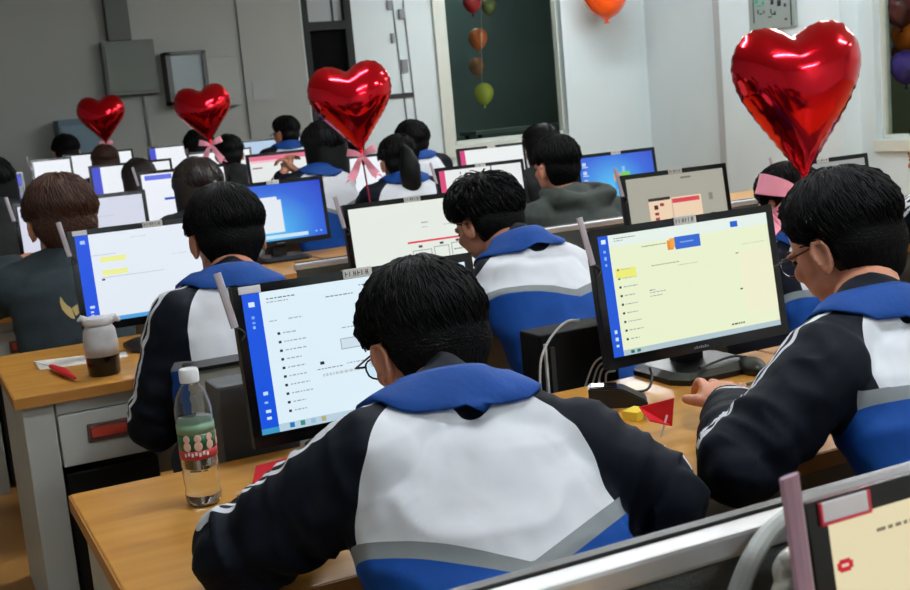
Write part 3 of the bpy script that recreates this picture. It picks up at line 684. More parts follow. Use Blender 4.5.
    if kind in ('long', 'ponytail'):
        if kind == 'long':
            dn = V((0, 0, -1)); bk = H @ V((0, -1, 0)); bk.z = 0; bk.normalize(); rt = V((bk.y, -bk.x, 0))
            secs = []
            for k in range(9):
                f = k / 8; z = .03 - f * (.34 * (nape or 1))
                secs.append((c + H @ ce * s + V((0, 0, z)) * s + bk * (.012 + .03 * f) * s, rt * (.100 * vol + .012 * math.sin(f * 3) - .025 * f) * s, bk * (.085 * vol - .02 * f) * s))
            mb.loft(secs, 20)
        else:
            b = c + H @ V((0, -.11, .03)) * s
            mb.tube([b, b + V((.0, -.03, -.03)), b + V((0, -.055, -.10)), b + V((0, -.06, -.2)), b + V((0, -.05, -.25))], [.018, .035, .056, .052, .022], 12, True)
    return mb.build('hair', m, root, smooth=True, fix=False)
def attr_mat(name, cols):
    """school jacket: panel / chevron / stripe masks come from signed distances stored on the mesh"""
    if name in MATS: return MATS[name]
    m = bpy.data.materials.new(name); m.use_nodes = True; nt = m.node_tree; b = nt.nodes['Principled BSDF']
    b.inputs['Roughness'].default_value = .72; b.inputs['Specular IOR Level'].default_value = .15
    def at_(n):
        a = nt.nodes.new('ShaderNodeAttribute'); a.attribute_name = n; return a.outputs['Fac']
    def gt(src, v):
        n = nt.nodes.new('ShaderNodeMath'); n.operation = 'GREATER_THAN'; nt.links.new(src, n.inputs[0]); n.inputs[1].default_value = v; return n.outputs[0]
    def mul(a, c):
        n = nt.nodes.new('ShaderNodeMath'); n.operation = 'MULTIPLY'; nt.links.new(a, n.inputs[0]); nt.links.new(c, n.inputs[1]); return n.outputs[0]
    def mix(f, a, c):
        n = nt.nodes.new('ShaderNodeMix'); n.data_type = 'RGBA'; nt.links.new(f, n.inputs[0])
        for s_, v in ((6, a), (7, c)):
            if isinstance(v, tuple): n.inputs[s_].default_value = lin(v)
            else: nt.links.new(v, n.inputs[s_])
        return n.outputs[2]
    navy, blue, grey, white = cols
    panel, vee, tor, stripe, st2 = at_('panel'), at_('vee'), at_('torso'), at_('stripe'), at_('stripeb')
    c = mix(gt(tor, 0), navy, blue)                  # below the chevron
    c = mix(mul(gt(vee, -.024), gt(tor, 0)), c, grey)
    c = mix(gt(vee, 0), c, navy)
    c = mix(mul(gt(vee, 0), gt(panel, 0)), c, white)
    c = mix(gt(stripe, 0), c, white)
    c = mix(gt(st2, 0), c, white)
    nt.links.new(c, b.inputs['Base Color'])
    tc = nt.nodes.new('ShaderNodeTexCoord')
    n = nt.nodes.new('ShaderNodeTexNoise'); n.inputs['Scale'].default_value = 7; n.inputs['Detail'].default_value = 2; n.inputs['Distortion'].default_value = .8
    nt.links.new(tc.outputs['Object'], n.inputs['Vector'])
    bp = nt.nodes.new('ShaderNodeBump'); bp.inputs['Strength'].default_value = .10; bp.inputs['Distance'].default_value = .03
    nt.links.new(n.outputs['Fac'], bp.inputs['Height']); nt.links.new(bp.outputs[0], b.inputs['Normal'])
    MATS[name] = m; return m
def segd(p, a, b):
    ab = b - a; t = max(0, min(1, (p - a).dot(ab) / ab.length_squared)); return (p - a - ab * t).length, t
def polyd(p, pts): return min(segd(p, a, b)[0] for a, b in zip(pts, pts[1:]))
SCHOOL = ((5, 11, 23), (16, 66, 140), (128, 134, 138), (212, 216, 224))
def person(label, c, yaw=5, pitch=25, roll=0, nb=None, hip=None, shL=None, shR=None, elL=None, elR=None, wrL=None, wrR=None,
           s=1.06, hairm=None, hk='short', strands=800, vol=1.0, jacket='school', vox=.009, bvox=.005, glasses=False, seed=1, byaw=0,
           wrinkle=.006, hand=None, armr=.062, lenf=1.0, stripes=True, depth=None, chev=(.27, .47), pw=.165, collar=True, hood=False, nape=None, desky=None, lean=.22, sfw=0, poff=0, ctilt=0, stool=True, grp='seated students'):
    c = V(c); H = frame(yaw, pitch, roll); B = frame(byaw)
    hairm = hairm or HAIR
    rt, fw = B @ V((1, 0, 0)), B @ V((0, 1, 0))
    nb = V(nb) if nb is not None else c + V((0, 0, -.125)) - fw * .085
    hip = V(hip) if hip is not None else V((nb.x, nb.y, .50)) - fw * lean
    shw = .185
    dz = V((0, 0, -.075))
    shL = V(shL) if shL is not None else nb - rt * shw + dz
    shR = V(shR) if shR is not None else nb + rt * shw + dz
    elL = V(elL) if elL is not None else V((shL.x, shL.y, 0)) - rt * .06 + fw * .13 + V((0, 0, .735 + .04))
    elR = V(elR) if elR is not None else V((shR.x, shR.y, 0)) + rt * .06 + fw * .13 + V((0, 0, .735 + .04))
    wrL = V(wrL) if wrL is not None else V((shL.x, shL.y, 0)) + rt * .06 + fw * .34 + V((0, 0, .745))
    wrR = V(wrR) if wrR is not None else V((shR.x, shR.y, 0)) - rt * .06 + fw * .34 + V((0, 0, .745))
    root = thing('person', label, 'person', (hip.x, hip.y, .0), grp)
    # ---- body (one continuous figure)
    mb = MB(); head(mb, c, H, s, nb + V((0, 0, -.02)))
    sp = nb - hip
    mb.loft([(hip + V((0, 0, -.06)), rt * .15, fw * .10), (hip + sp * .3, rt * .135, fw * .09), (hip + sp * .7, rt * .15, fw * .10), (hip + sp * .9, rt * .12, fw * .08), (nb, rt * .055, fw * .055)], 20)
    mb.tube([shL, nb + V((0, 0, -.04)), shR], [.05, .055, .05], 12, True)
    kneeL = hip - rt * .11 + fw * .40 + V((0, 0, -.02)); kneeR = hip + rt * .11 + fw * .40 + V((0, 0, -.02))
    kneeL.z = kneeR.z = .50
    for kn, sg in ((kneeL, -1), (kneeR, 1)):
        an = V((kn.x, kn.y, .09)) - fw * .03
        mb.tube([hip + rt * sg * .085, kn], [.078, .052], 12, True)
        mb.tube([kn, an], [.05, .036], 12, True)
        mb.tube([an, an + fw * .15 - V((0, 0, .05))], [.036, .028], 10, True)
    for sh, el, wr, hd, sg in ((shL, elL, wrL, hand and hand.get('L'), 1), (shR, elR, wrR, hand and hand.get('R'), -1)):
        mb.tube([sh, el], [.044, .038], 12, True); mb.tube([el, wr], [.037, .026], 12, True)
        # hand
        hf = (wr - el); hf.z *= .3
        if hd: hf = V(hd['dir'])
        hf.normalize(); up = V((0, 0, 1)); sd = hf.cross(up).normalized(); up = sd.cross(hf)
        if hd and 'roll' in hd: R3 = Matrix.Rotation(math.radians(hd['roll']), 3, hf); sd = R3 @ sd; up = R3 @ up
        HH = Matrix((sd, hf, up)).transposed()
        k = 1.05 * (hd.get('k', 1) if hd else 1)
        Q = lambda x, y, z: wr + HH @ V((x, y, z)) * k
        mb.ellip(Q(0, .045, 0), (.040 * k, .052 * k, .017 * k), HH, 14, 10)
        mb.tube([wr - hf * .02, Q(0, .03, 0)], [.027, .03], 12, True, flat=.7)
        curl = hd.get('curl', .55) if hd else .5
        for i, (fx, L, r_) in enumerate(((-.031, .068, .0085), (-.0105, .076, .0088), (.0105, .072, .0085), (.030, .058, .0076))):
            fx *= sg * 1.05
            a0 = Q(fx, .082, .006); a = curl * .5; b = a + curl * .8; d_ = b + curl * .6
            sp_ = fx * 2.8
            p1 = a0 + HH @ V((sp_ * .4, math.cos(a), -math.sin(a) * .9)) * L * .42 * k
            p2 = p1 + HH @ V((sp_ * .3, math.cos(b), -math.sin(b))) * L * .33 * k
            p3 = p2 + HH @ V((sp_ * .2, math.cos(d_), -math.sin(d_))) * L * .25 * k
            mb.tube([Q(fx * .9, .055, 0), a0, p1, p2, p3], [r_ * 1.1, r_ * 1.12, r_, r_ * .95, r_ * .8], 10, True)
        tx = -sg
        mb.tube([Q(tx * .02, .015, -.004), Q(tx * .045, .042, -.012), Q(tx * .056, .07, -.02), Q(tx * .05, .092, -.026)], [.014, .012, .0095, .008], 10, True)
    me = fuse(mb, bvox, 2); link_mesh('body', me, [SKIN], root)
    hair(root, c, H, s, hairm, hk, strands, vol, seed, lenf, nape)
    # ---- eyes and brows as thin pieces of the face
    P = lambda x, y, z: c + H @ V((x, y, z)) * s
    for q in (-1, 1):
        MB().ellip(P(q * .030, .0805, -.016), (.012 * s, .008 * s, .0055 * s), H, 12, 8).build('eye', [mat('eye_dark', (40, 30, 26), .2)], root, smooth=True)
        MB().tube([P(q * .014, .088, .003), P(q * .03, .09, .007), P(q * .046, .078, .002)], .0028, 6).build('eyebrow', HAIR, root, smooth=True)
    if glasses:
        mb = MB(); ex = .066
        for q in (-1, 1):
            ctr = P(q * .033, .101, -.018); pts = []
            for k in range(17):
                a = 2 * PI * k / 16; pts.append(ctr + H @ V((math.cos(a) * .026, -abs(math.cos(a)) * .004 * (1 if q * math.cos(a) > 0 else 0), (abs(math.sin(a)) ** .7) * math.copysign(.018, math.sin(a)))) * s)
            mb.tube(pts, .0016, 6)
            mb.tube([P(q * .058, .099, -.012), P(q * .078, .092, -.012), P(q * .084, .03, -.014), P(q * .083, -.012, -.014), P(q * .08, -.03, -.034)], .0018, 6)
        mb.tube([P(-.008, .103, -.015), P(0, .107, -.012), P(.008, .103, -.015)], .0014, 6)
        g = mb.build('glasses', BLACKG, root, smooth=True)
        mb = MB()
        for q in (-1, 1): mb.ellip(P(q * .033, .101, -.018), (.025 * s, .0008, .017 * s), H, 16, 8)
        mb.build('lens', mat('lens_glass', (235, 245, 250), .0, trans=1, ior=1.1), g, smooth=True)
    # ---- trousers and shoes
    mb = MB(); mb.loft([(hip + V((0, 0, -.075)), rt * .19, fw * .135), (hip + V((0, 0, .05)), rt * .185, fw * .13)], 20)
    for kn, sg in ((kneeL, -1), (kneeR, 1)):
        an = V((kn.x, kn.y, .11)) - fw * .03
        mb.tube([hip + rt * sg * .085, kn], [.098, .074], 14, True); mb.tube([kn, an], [.070, .058], 14, True)
    link_mesh('trousers', fuse(mb, .014, 5), [TROU], root)
    for kn, sg in ((kneeL, -1), (kneeR, 1)):
        an = V((kn.x, kn.y, .0)) - fw * .03
        MB().loft([(an - fw * .07 + V((0, 0, .045)), rt * .03, V((0, 0, .04))), (an + V((0, 0, .06)), rt * .042, V((0, 0, .058))), (an + fw * .1 + V((0, 0, .04)), rt * .045, V((0, 0, .038))), (an + fw * .18 + V((0, 0, .03)), rt * .03, V((0, 0, .028)))], 14).build('shoe', WHITE, root, smooth=True)
    # ---- jacket
    dpt = depth or .135
    mb = MB()
    side = (shR - shL).normalized()
    top = nb + V((0, 0, -.075))
    secs = []
    for f, a, b in ((-.05, .20, dpt * .95), (.1, .205, dpt), (.35, .20, dpt * 1.02), (.6, .205, dpt * 1.04), (.8, .195, dpt * .98), (.93, .15, dpt * .80), (.985, .075, .07)):
        cc = hip + sp * f
        ax = rt.lerp(side, max(0, min(1, f))).normalized()
        secs.append((cc, ax * a, fw * b))
    mb.loft(secs, 28)
    mb.tube([shL, shL.lerp(nb, .5) + V((0, 0, -.008)), nb + V((0, 0, -.012)) , shR.lerp(nb, .5) + V((0, 0, -.008)), shR], [armr * 1.12, armr * 1.12, .082, armr * 1.12, armr * 1.12], 16, True)
    sl = []
    for sh, el, wr in ((shL, elL, wrL), (shR, elR, wrR)):
        m1 = sh.lerp(el, .5); m2 = el.lerp(wr, .5)
        cuff = wr - (wr - el).normalized() * .012
        mb.tube([sh, m1, el], [armr * 1.22, armr * 1.12, armr * 1.02], 16, True)
        mb.tube([el, m2, el.lerp(cuff, .9), cuff], [armr * 1.0, armr * .92, armr * .78, armr * .55], 16, True)
        sl.append((sh, el, cuff))
    if hood:
        hb = nb - fw * .10
        mb.tube([nb + rt * .10 + fw * .05 + V((0, 0, .02)), hb + rt * .12 + V((0, 0, .0)), hb + V((0, -.01, -.045)), hb - rt * .12 + V((0, 0, .0)), nb - rt * .10 + fw * .05 + V((0, 0, .02))], [.035, .05, .06, .05, .035], 14, True)
    me = fuse(mb, vox, 7)
    # folds
    vs = me.vertices; nrm = [v.normal.copy() for v in vs]
    sd_ = V((seed * 3.1, seed * 1.7, 0))
    for v, n in zip(vs, nrm):
        p = v.co; f = 0
        for (sh, el, cf) in sl:
            d0, t0_ = segd(p, sh, el); d1, t1 = segd(p, el, cf)
            dd = (p - el).length
            ax = (el - sh).normalized() if d0 < d1 else (cf - el).normalized()
            if min(d0, d1) < armr * 1.7:
                along = (p - el).dot(ax); w = .35 + .9 * math.exp(-(dd / .12) ** 2)
                pp = p - ax * along
                q_ = V((pp.x * 6, pp.y * 6, pp.z * 6)) + ax.orthogonal() * 0 + V((along * 26, 0, along * 9)) + sd_
                rg_ = 1 - abs(noise.noise(q_)) * 2.4
                f += w * (rg_ - .3) * wrinkle * .9
        q = V((p.x * 7, p.y * 7, p.z * 13)) + sd_
        rdg = 1 - abs(noise.noise(q + V((noise.noise(p * 5), 0, 0)))) * 2.2
        f += (rdg - .4) * wrinkle * .9 + noise.noise(p * 22 + sd_) * wrinkle * .35
        v.co = p + n * f
    if jacket == 'school':
        spd = -sp.normalized(); C0 = nb - spd * .0
        bkn = -fw
        
        P_, Vv, T_, S_, S2 = [], [], [], [], []
        # lines along the top of each shoulder and outer sleeve
        lines = []
        for (sh, el, cf), sg in zip(sl, (-1, 1)):
            o1 = (rt * sg * .75 + V((0, 0, .75)) + fw * (sfw - .15)).normalized()
            n1 = nb + rt * sg * .06 + V((0, 0, .0)) + fw * .02
            ax = (el - sh).normalized(); oo = (rt * sg * (1 - .5 * sfw) + V((0, 0, .45)) + fw * (sfw - .1)); oo = (oo - ax * oo.dot(ax)).normalized()
            ax2 = (cf - el).normalized(); o2 = (rt * sg * (1 - .5 * sfw) + V((0, 0, .5)) + fw * sfw); o2 = (o2 - ax2 * o2.dot(ax2)).normalized()
            lines.append([n1 + fw * sfw * .03, nb.lerp(sh, .55) + V((0, 0, armr * 1.1)) + fw * sfw * .03, sh + o1 * armr * 1.2, sh.lerp(el, .5) + oo * armr * 1.12, el + (oo + o2).normalized() * armr * 1.05, el.lerp(cf, .5) + o2 * armr * .92, cf + o2 * armr * .6])
        so = (side - spd * side.dot(spd)).normalized()
        for v in vs:
            p = v.co; r = p - C0
            a = r.dot(so) - poff; b = r.dot(spd)
            fwd = r.dot(fw) + b * (spd.dot(fw)) * 0
            back = -(r - spd * b).dot(fw)
            lim = .068 + (pw - .068) * (1 - math.exp(-max(0, b + .0) / .055)) + .02 * b
            P_.append(min(lim - abs(a), (p - nb).length - .088) if back > -.02 else -.05)
            Vv.append((chev[0] - chev[1] * abs(a) + ctilt * a) - b)
            da = min(min(segd(p, x, y)[0] for x, y in ((sh, el), (el, cf))) for sh, el, cf in sl)
            q1 = hip + sp * max(0, min(1, (p - hip).dot(sp) / sp.length_squared))
            T_.append(max(da - armr * 1.35, .19 - abs(a) - max(0, -back) * .3) if abs(a) < .25 else -.05)
            d = min(polyd(p, L[:5]) for L in lines)
            ds_ = d
            cb = -.1
            for sh, el, cf in sl:
                dc, tc_ = segd(p, el, cf + (cf - el) * .2)
                if dc < armr * 1.7:
                    x_ = (cf - p).dot((cf - el).normalized())
                    if x_ < .12: cb = max(cb, .006 - abs(x_ - .034), .006 - abs(x_ - .058))
            S_.append(.006 - abs(ds_ - .013) if stripes and min((p - sl[0][2]).length, (p - sl[1][2]).length) > .15 else -.1)
            S2.append(max(cb, (.005 - abs(d - .030)) if stripes == 3 else -.1))
        for nm, dta in zip(('panel', 'vee', 'torso', 'stripe', 'stripeb'), (P_, Vv, T_, S_, S2)):
            me.attributes.new(nm, 'FLOAT', 'POINT'); me.attributes[nm].data.foreach_set('value', dta)
        jm = attr_mat('school_jacket', SCHOOL)
        cm = BLUE
    else:
        jm = jacket; cm = jacket
    j = link_mesh('hoodie' if jacket in (HOODG, HOODD) else 'jacket', me, [jm], root)
    if collar:
        mb = MB(); up = (nb + V((0, 0, .05)) * 1 - (nb - sp.normalized() * .02)).normalized(); up = (up + (c - nb).normalized() * .3).normalized()
        x = (rt - up * rt.dot(up)).normalized(); y = up.cross(x)
        n = 48; rings = []
        bmj = bmesh.new(); bmj.from_mesh(me); bvj = BVHTree.FromBMesh(bmj); bmj.free(); off = wloc(j)
        base = nb + up * .004
        for r_, h_, ot in ((.061, .030, .004), (.065, .036, .006), (.073, .030, .008), (.088, .008, .010), (.104, -.012, .009), (.116, -.024, .008), (.117, -.027, .004), (.104, -.018, .003), (.085, -.002, .003), (.066, .014, .003)):
            rr = []
            for k in range(n):
                a = 2 * PI * k / n
                ca, sa = math.cos(a), math.sin(a)
                fr_ = ss(.2, .95, sa)
                q = base + x * ca * r_ * 1.06 + y * sa * r_ + up * (h_ - .022 * fr_)
                if h_ < .029:
                    hit = bvj.find_nearest(q - off)
                    if hit[0] is not None:
                        e_ = (q - off - hit[0]).dot(hit[1])
                        if e_ < ot: q = q + hit[1] * (ot - e_)
                        elif r_ > .1 and e_ > ot + .004: q = q - hit[1] * min(.02, e_ - ot - .004)
                rr.append(mb.bm.verts.new(q))
            rings.append(rr)
        rings.append(rings[0])
        mb.skin(rings, caps=False)
        mb.build('collar', cm, j, smooth=True)
    for (sh, el, cf), sg in zip(sl, (-1, 1)):
        d = (cf - el).normalized()
        if jacket == 'school':
            mb = MB(); mb.tube([cf - d * .018, cf + d * .012], [armr * .64, armr * .54], 18); mb.build('cuff', NAVY, j, smooth=True)
    if stool:
        st = thing('stool', 'round grey stool hidden under a seated student', 'stool', (hip.x, hip.y, 0), 'stools under the students')
        MB().lathe((hip.x, hip.y, 0), [(.15, .385), (.165, .39), (.165, .41), (.15, .415)], 24).build('seat', DARKG, st, smooth=False)
        for k in range(4):
            a = PI / 4 + k * PI / 2
            MB().tube([(hip.x + .12 * math.cos(a), hip.y + .12 * math.sin(a), .387), (hip.x + .17 * math.cos(a), hip.y + .17 * math.sin(a), 0.0)], .012, 8).build('leg', LGREY, st)
    return root
# near boy in the middle
P1c = at(421, 333, 1.70)
person('boy in the middle foreground with glasses, seen from behind at the pale blue monitor', P1c, yaw=7, pitch=26, nb=at(446, 402, 1.50), hip=(.685, 1.18, .50), sfw=.6,
       shL=at(374, 466, 1.44), shR=at(568, 446, 1.44), elL=atz(242, 552, .775), elR=atz(662, 495, .78), wrL=(.56, 1.78, .755), wrR=(.88, 1.80, .755),
       s=1.04, strands=2600, vox=.0065, bvox=.0036, glasses=True, seed=3, wrinkle=.010, armr=.062, byaw=4, chev=(.275, .46), pw=.175, poff=-.03, ctilt=.14, lenf=1.2)
# right boy
P2c = at(838, 234, 1.62)
person('boy on the right in glasses leaning on his hand by the pale yellow monitor', P2c, yaw=11, pitch=26, nb=at(870, 314, 1.47), hip=(1.50, 1.12, .50), sfw=.7,
       shL=at(822, 372, 1.40), shR=at(985, 350, 1.42), elL=atz(740, 462, .78), wrL=atz(731, 404, .770), elR=(1.98, 1.45, .775), wrR=(1.75, 1.80, .755),
       s=1.03, strands=2600, vox=.0065, bvox=.0036, glasses=True, seed=5, wrinkle=.009, armr=.062, byaw=0, chev=(.20, .36), lenf=1.2, pw=.165,
       hand={'L': {'dir': tuple(atz(708, 362, .785) - atz(731, 404, .770)), 'curl': .5, 'k': 1.15, 'roll': 10}})
# left boy
P3c = at(225, 230, 3.02)
person('boy on the left in navy jacket with double white sleeve stripes, at the white monitor', P3c, yaw=0, pitch=18, nb=at(232, 283, 2.86), hip=(.74, 2.62, .48),
       shL=at(180, 322, 2.82), shR=at(285, 312, 2.82), elL=(.50, 2.85, .66), wrL=(.64, 3.08, .77), elR=(1.06, 3.05, .775), wrR=(.92, 3.4, .755),
       s=1.05, strands=1500, vox=.008, bvox=.007, seed=8, armr=.066, chev=(.28, .5), pw=.16)
# second row boy, spiky hair
P4c = at(484, 216, 3.05)
person('spiky black haired boy in white and blue jacket between the two near boys', P4c, yaw=16, pitch=26, nb=at(520, 247, 2.86), hip=(1.62, 2.50, .46),
       shL=at(505, 288, 2.80), shR=at(590, 282, 2.82), elL=(1.42, 3.05, .775), wrL=(1.5, 3.4, .755), elR=(1.98, 3.05, .775), wrR=(1.80, 3.4, .755),
       s=1.05, hk='spiky', strands=1800, lenf=1.2, vox=.008, bvox=.007, seed=11, armr=.068, stripes=False, byaw=2, chev=(.215, .34), pw=.235, ctilt=.14, depth=.15)
# behind M2: black haired student under the big balloon ribbon
P5c = at(786, 200, 3.0)
person('black haired student behind the pink ribbon of the big heart balloon', P5c, yaw=5, pitch=15, s=1.08, strands=700, vox=.01, bvox=.008, seed=13, elL=(2.35, 3.15, .775), elR=(2.8, 3.15, .775))
P6c = at(938, 150, 3.02)
person('student at the right edge in dark jacket with white stripes', P6c, yaw=12, pitch=8, s=1.06, strands=500, vox=.009, bvox=.008, seed=17, stripes=3)
# third row
P7c = at(61, 216, 4.5)
person('brown haired student on the left in dark teal hoodie with a tan emblem', P7c, yaw=3, pitch=14, nb=at(62, 262, 4.42), s=1.30, hairm=HAIRB, vol=1.06, strands=900, vox=.011, bvox=.008, seed=19, jacket=HOODD, collar=False,
       elL=(.22, 4.78, .775), elR=(.80, 4.8, .775), wrL=(.42, 4.95, .9), armr=.075)
P8c = at(555, 162, 4.6)
person('boy in dark green grey hoodie before the blue desktop monitor', P8c, yaw=8, pitch=8, nb=at(572, 196, 4.52), s=1.08, strands=700, vox=.01, bvox=.008, seed=23, jacket=HOODG, collar=False, hood=True, armr=.078,
       shL=at(540, 222, 4.5), shR=at(612, 216, 4.5))
# fourth row and beyond
person('girl with a dark ponytail over a white backed jacket right of the third heart ribbon', at(398, 158, 5.85), yaw=-5, pitch=12, nb=at(404, 180, 5.78), s=1.12, hk='ponytail', strands=300, vox=.012, bvox=.009, seed=29, hairm=HAIR, stripes=False, pw=.2)
person('long black haired girl with clasped hands under the third heart balloon', at(323, 146, 6.28), yaw=10, pitch=10, s=1.16, vol=1.08, hk='long', strands=300, vox=.012, bvox=.006, seed=31, stripes=False, nb=at(319, 172, 6.2), pw=.19, armr=.05, shL=at(290, 184, 6.16), shR=at(345, 182, 6.16),
       elL=at(278, 186, 6.42), wrL=at(284, 172, 6.36), elR=at(312, 184, 6.42), wrR=at(297, 172, 6.34), hand={'L': {'dir': (.35, .15, .5), 'curl': 1.0}, 'R': {'dir': (-.4, .15, .45), 'curl': 1.0}}, nape=.8)
person('person in black before the back window, left of the boy in green hoodie', at(541, 146, 6.2), yaw=5, pitch=5, s=1.15, vol=1.05, hk='long', nape=.6, strands=200, vox=.014, bvox=.01, seed=37, jacket=BLK, collar=False)
person('girl with long black hair in front of the white screen with blue bars', at(198, 186, 6.1), yaw=2, pitch=12, s=1.18, vol=1.12, hk='long', strands=400, vox=.012, bvox=.01, seed=41, jacket=BLK, collar=False, hairm=HAIRD)
person('dark haired person cut by the left picture edge', at(-8, 182, 6.15), yaw=3, pitch=5, s=1.12, hk='long', strands=200, vox=.014, bvox=.01, seed=43, jacket=BLK, collar=False)
person('black haired student in white and blue jacket behind the ponytail girl', at(412, 140, 7.75), yaw=-8, pitch=8, nb=at(418, 156, 7.7), s=1.18, vol=1.1, strands=300, vox=.012, bvox=.01, seed=47, stripes=False)
person('dark brown haired girl between two white screens left of the second heart', at(139, 178, 7.8), yaw=3, pitch=10, s=1.12, hk='long', strands=250, vox=.014, bvox=.01, seed=53, jacket=BLK, collar=False, hairm=HAIRD)
person('black haired student just right of the second heart balloon', at(229, 152, 7.95), yaw=-6, pitch=12, s=1.05, strands=200, vox=.014, bvox=.01, seed=59, jacket=BLK, collar=False)
person('black haired student left of the second heart balloon\'s tip', at(199, 147, 9.3), yaw=0, pitch=12, s=1.25, strands=250, vox=.014, bvox=.01, seed=61)
person('boy in profile in the farthest row, before the pale blue screen', at(285, 131, 9.25), yaw=30, pitch=8, nb=at(289, 146, 9.2), s=1.1, strands=400, vox=.012, bvox=.008, seed=67, glasses=True, stripes=False)
person('black haired student in the far left, head above the small white screens', at(66, 150, 11.0), yaw=0, pitch=10, s=1.25, strands=250, vox=.014, bvox=.01, seed=71,)
person('brown haired student right below the first heart balloon', at(105, 160, 9.3), yaw=0, pitch=10, s=1.05, strands=250, vox=.014, bvox=.01, seed=73, hairm=HAIRB, hk='long')
# emblem on the back of the hoodie
def emblem(parent_name, c, px, m):
    ho = [o for o in bpy.data.objects if o.name.startswith('hoodie') and (wloc(o) - V((c.x, c.y, 0))).length < .8][0]
    off = wloc(ho); bm = bmesh.new(); bm.from_mesh(ho.data); bv = BVHTree.FromBMesh(bm); bm.free()
    pts = []
    for x, y in px:
        o_ = V((0, 0, CAMZ)); d = (at(x, y, 4.5) - o_).normalized()
        h_ = bv.ray_cast(o_ - off, d)
        pts.append((h_[0] + off - d * .004) if h_[0] else at(x, y, 4.2))
    mb = MB(); n = len(px) // 2
    A, Bq = pts[:n], pts[n:][::-1]
    for i in range(n - 1): mb.quad(A[i], A[i + 1], Bq[i + 1], Bq[i])
    mb.build('emblem', m, ho, fix=False)
emblem('hoodie', P7c, [(60, 297), (60, 303), (62, 309), (66, 314), (71, 318), (75, 319), (80, 303), (75, 306), (71, 307), (67, 305), (64, 302), (61, 297)][:6] + [(75, 318), (72, 309), (70, 307), (67, 305), (64, 302), (61, 297)], mat('emblem_tan', (176, 154, 96), .7))
emblem('hoodie', P7c, [(72, 308), (74, 312), (76, 316), (80, 312), (80, 307), (80, 302)], MATS['emblem_tan'])
# ------------------------------------------------------------------ heart balloons
HOUT = []
def _heart():
    # half outline (x >= 0) from notch to tip, then mirrored
    half = spline([(0, 0, .74), (.08, 0, .78), (.28, 0, .89), (.52, 0, .93), (.78, 0, .83), (.96, 0, .56), (1.0, 0, .25), (.92, 0, -.08), (.72, 0, -.45), (.45, 0, -.85), (.20, 0, -1.22), (.06, 0, -1.42), (0, 0, -1.46)], 8)
    L = [0]
    for a, c_ in zip(half, half[1:]): L.append(L[-1] + (a - c_).length)
    n = 60; res = []
    for k in range(n):
        d = L[-1] * k / n; i = max(j for j in range(len(L)) if L[j] <= d + 1e-9); i = min(i, len(L) - 2)
        f = (d - L[i]) / max(1e-9, L[i + 1] - L[i]); p = half[i].lerp(half[i + 1], f); res.append((p.x, p.z))
    tip = (0, -1.46)
    full = res + [tip] + [(-x, z) for x, z in res[1:][::-1]]
    return full
HOUT = _heart()
def _inside(x, z):
    c_ = False; n = len(HOUT); j = n - 1
    for i in range(n):
        xi, zi = HOUT[i]; xj, zj = HOUT[j]
        if (zi > z) != (zj > z) and x < (xj - xi) * (z - zi) / (zj - zi) + xi: c_ = not c_
        j = i
    return c_
GN = 44; GX0, GZ0, GS = -1.1, -1.55, 2.6 / GN
_in = [[_inside(GX0 + i * GS, GZ0 + j * GS) for i in range(GN)] for j in range(GN)]
_u = [[0.0] * GN for _ in range(GN)]
for _ in range(160):
    for j in range(1, GN - 1):
        r0, r1, r2, ii = _u[j - 1], _u[j], _u[j + 1], _in[j]
        for i in range(1, GN - 1):
            if ii[i]: r1[i] += 1.7 * ((r0[i] + r2[i] + r1[i - 1] + r1[i + 1] + GS * GS) / 4 - r1[i])
UM = max(max(r) for r in _u)
def puff(x, z):
    fx = (x - GX0) / GS; fz = (z - GZ0) / GS; i = int(fx); j = int(fz)
    if i < 0 or j < 0 or i >= GN - 1 or j >= GN - 1: return 0
    a, b_ = fx - i, fz - j
    v = (_u[j][i] * (1 - a) + _u[j][i + 1] * a) * (1 - b_) + (_u[j + 1][i] * (1 - a) + _u[j + 1][i + 1] * a) * b_
    return math.sqrt(max(0, v / UM))
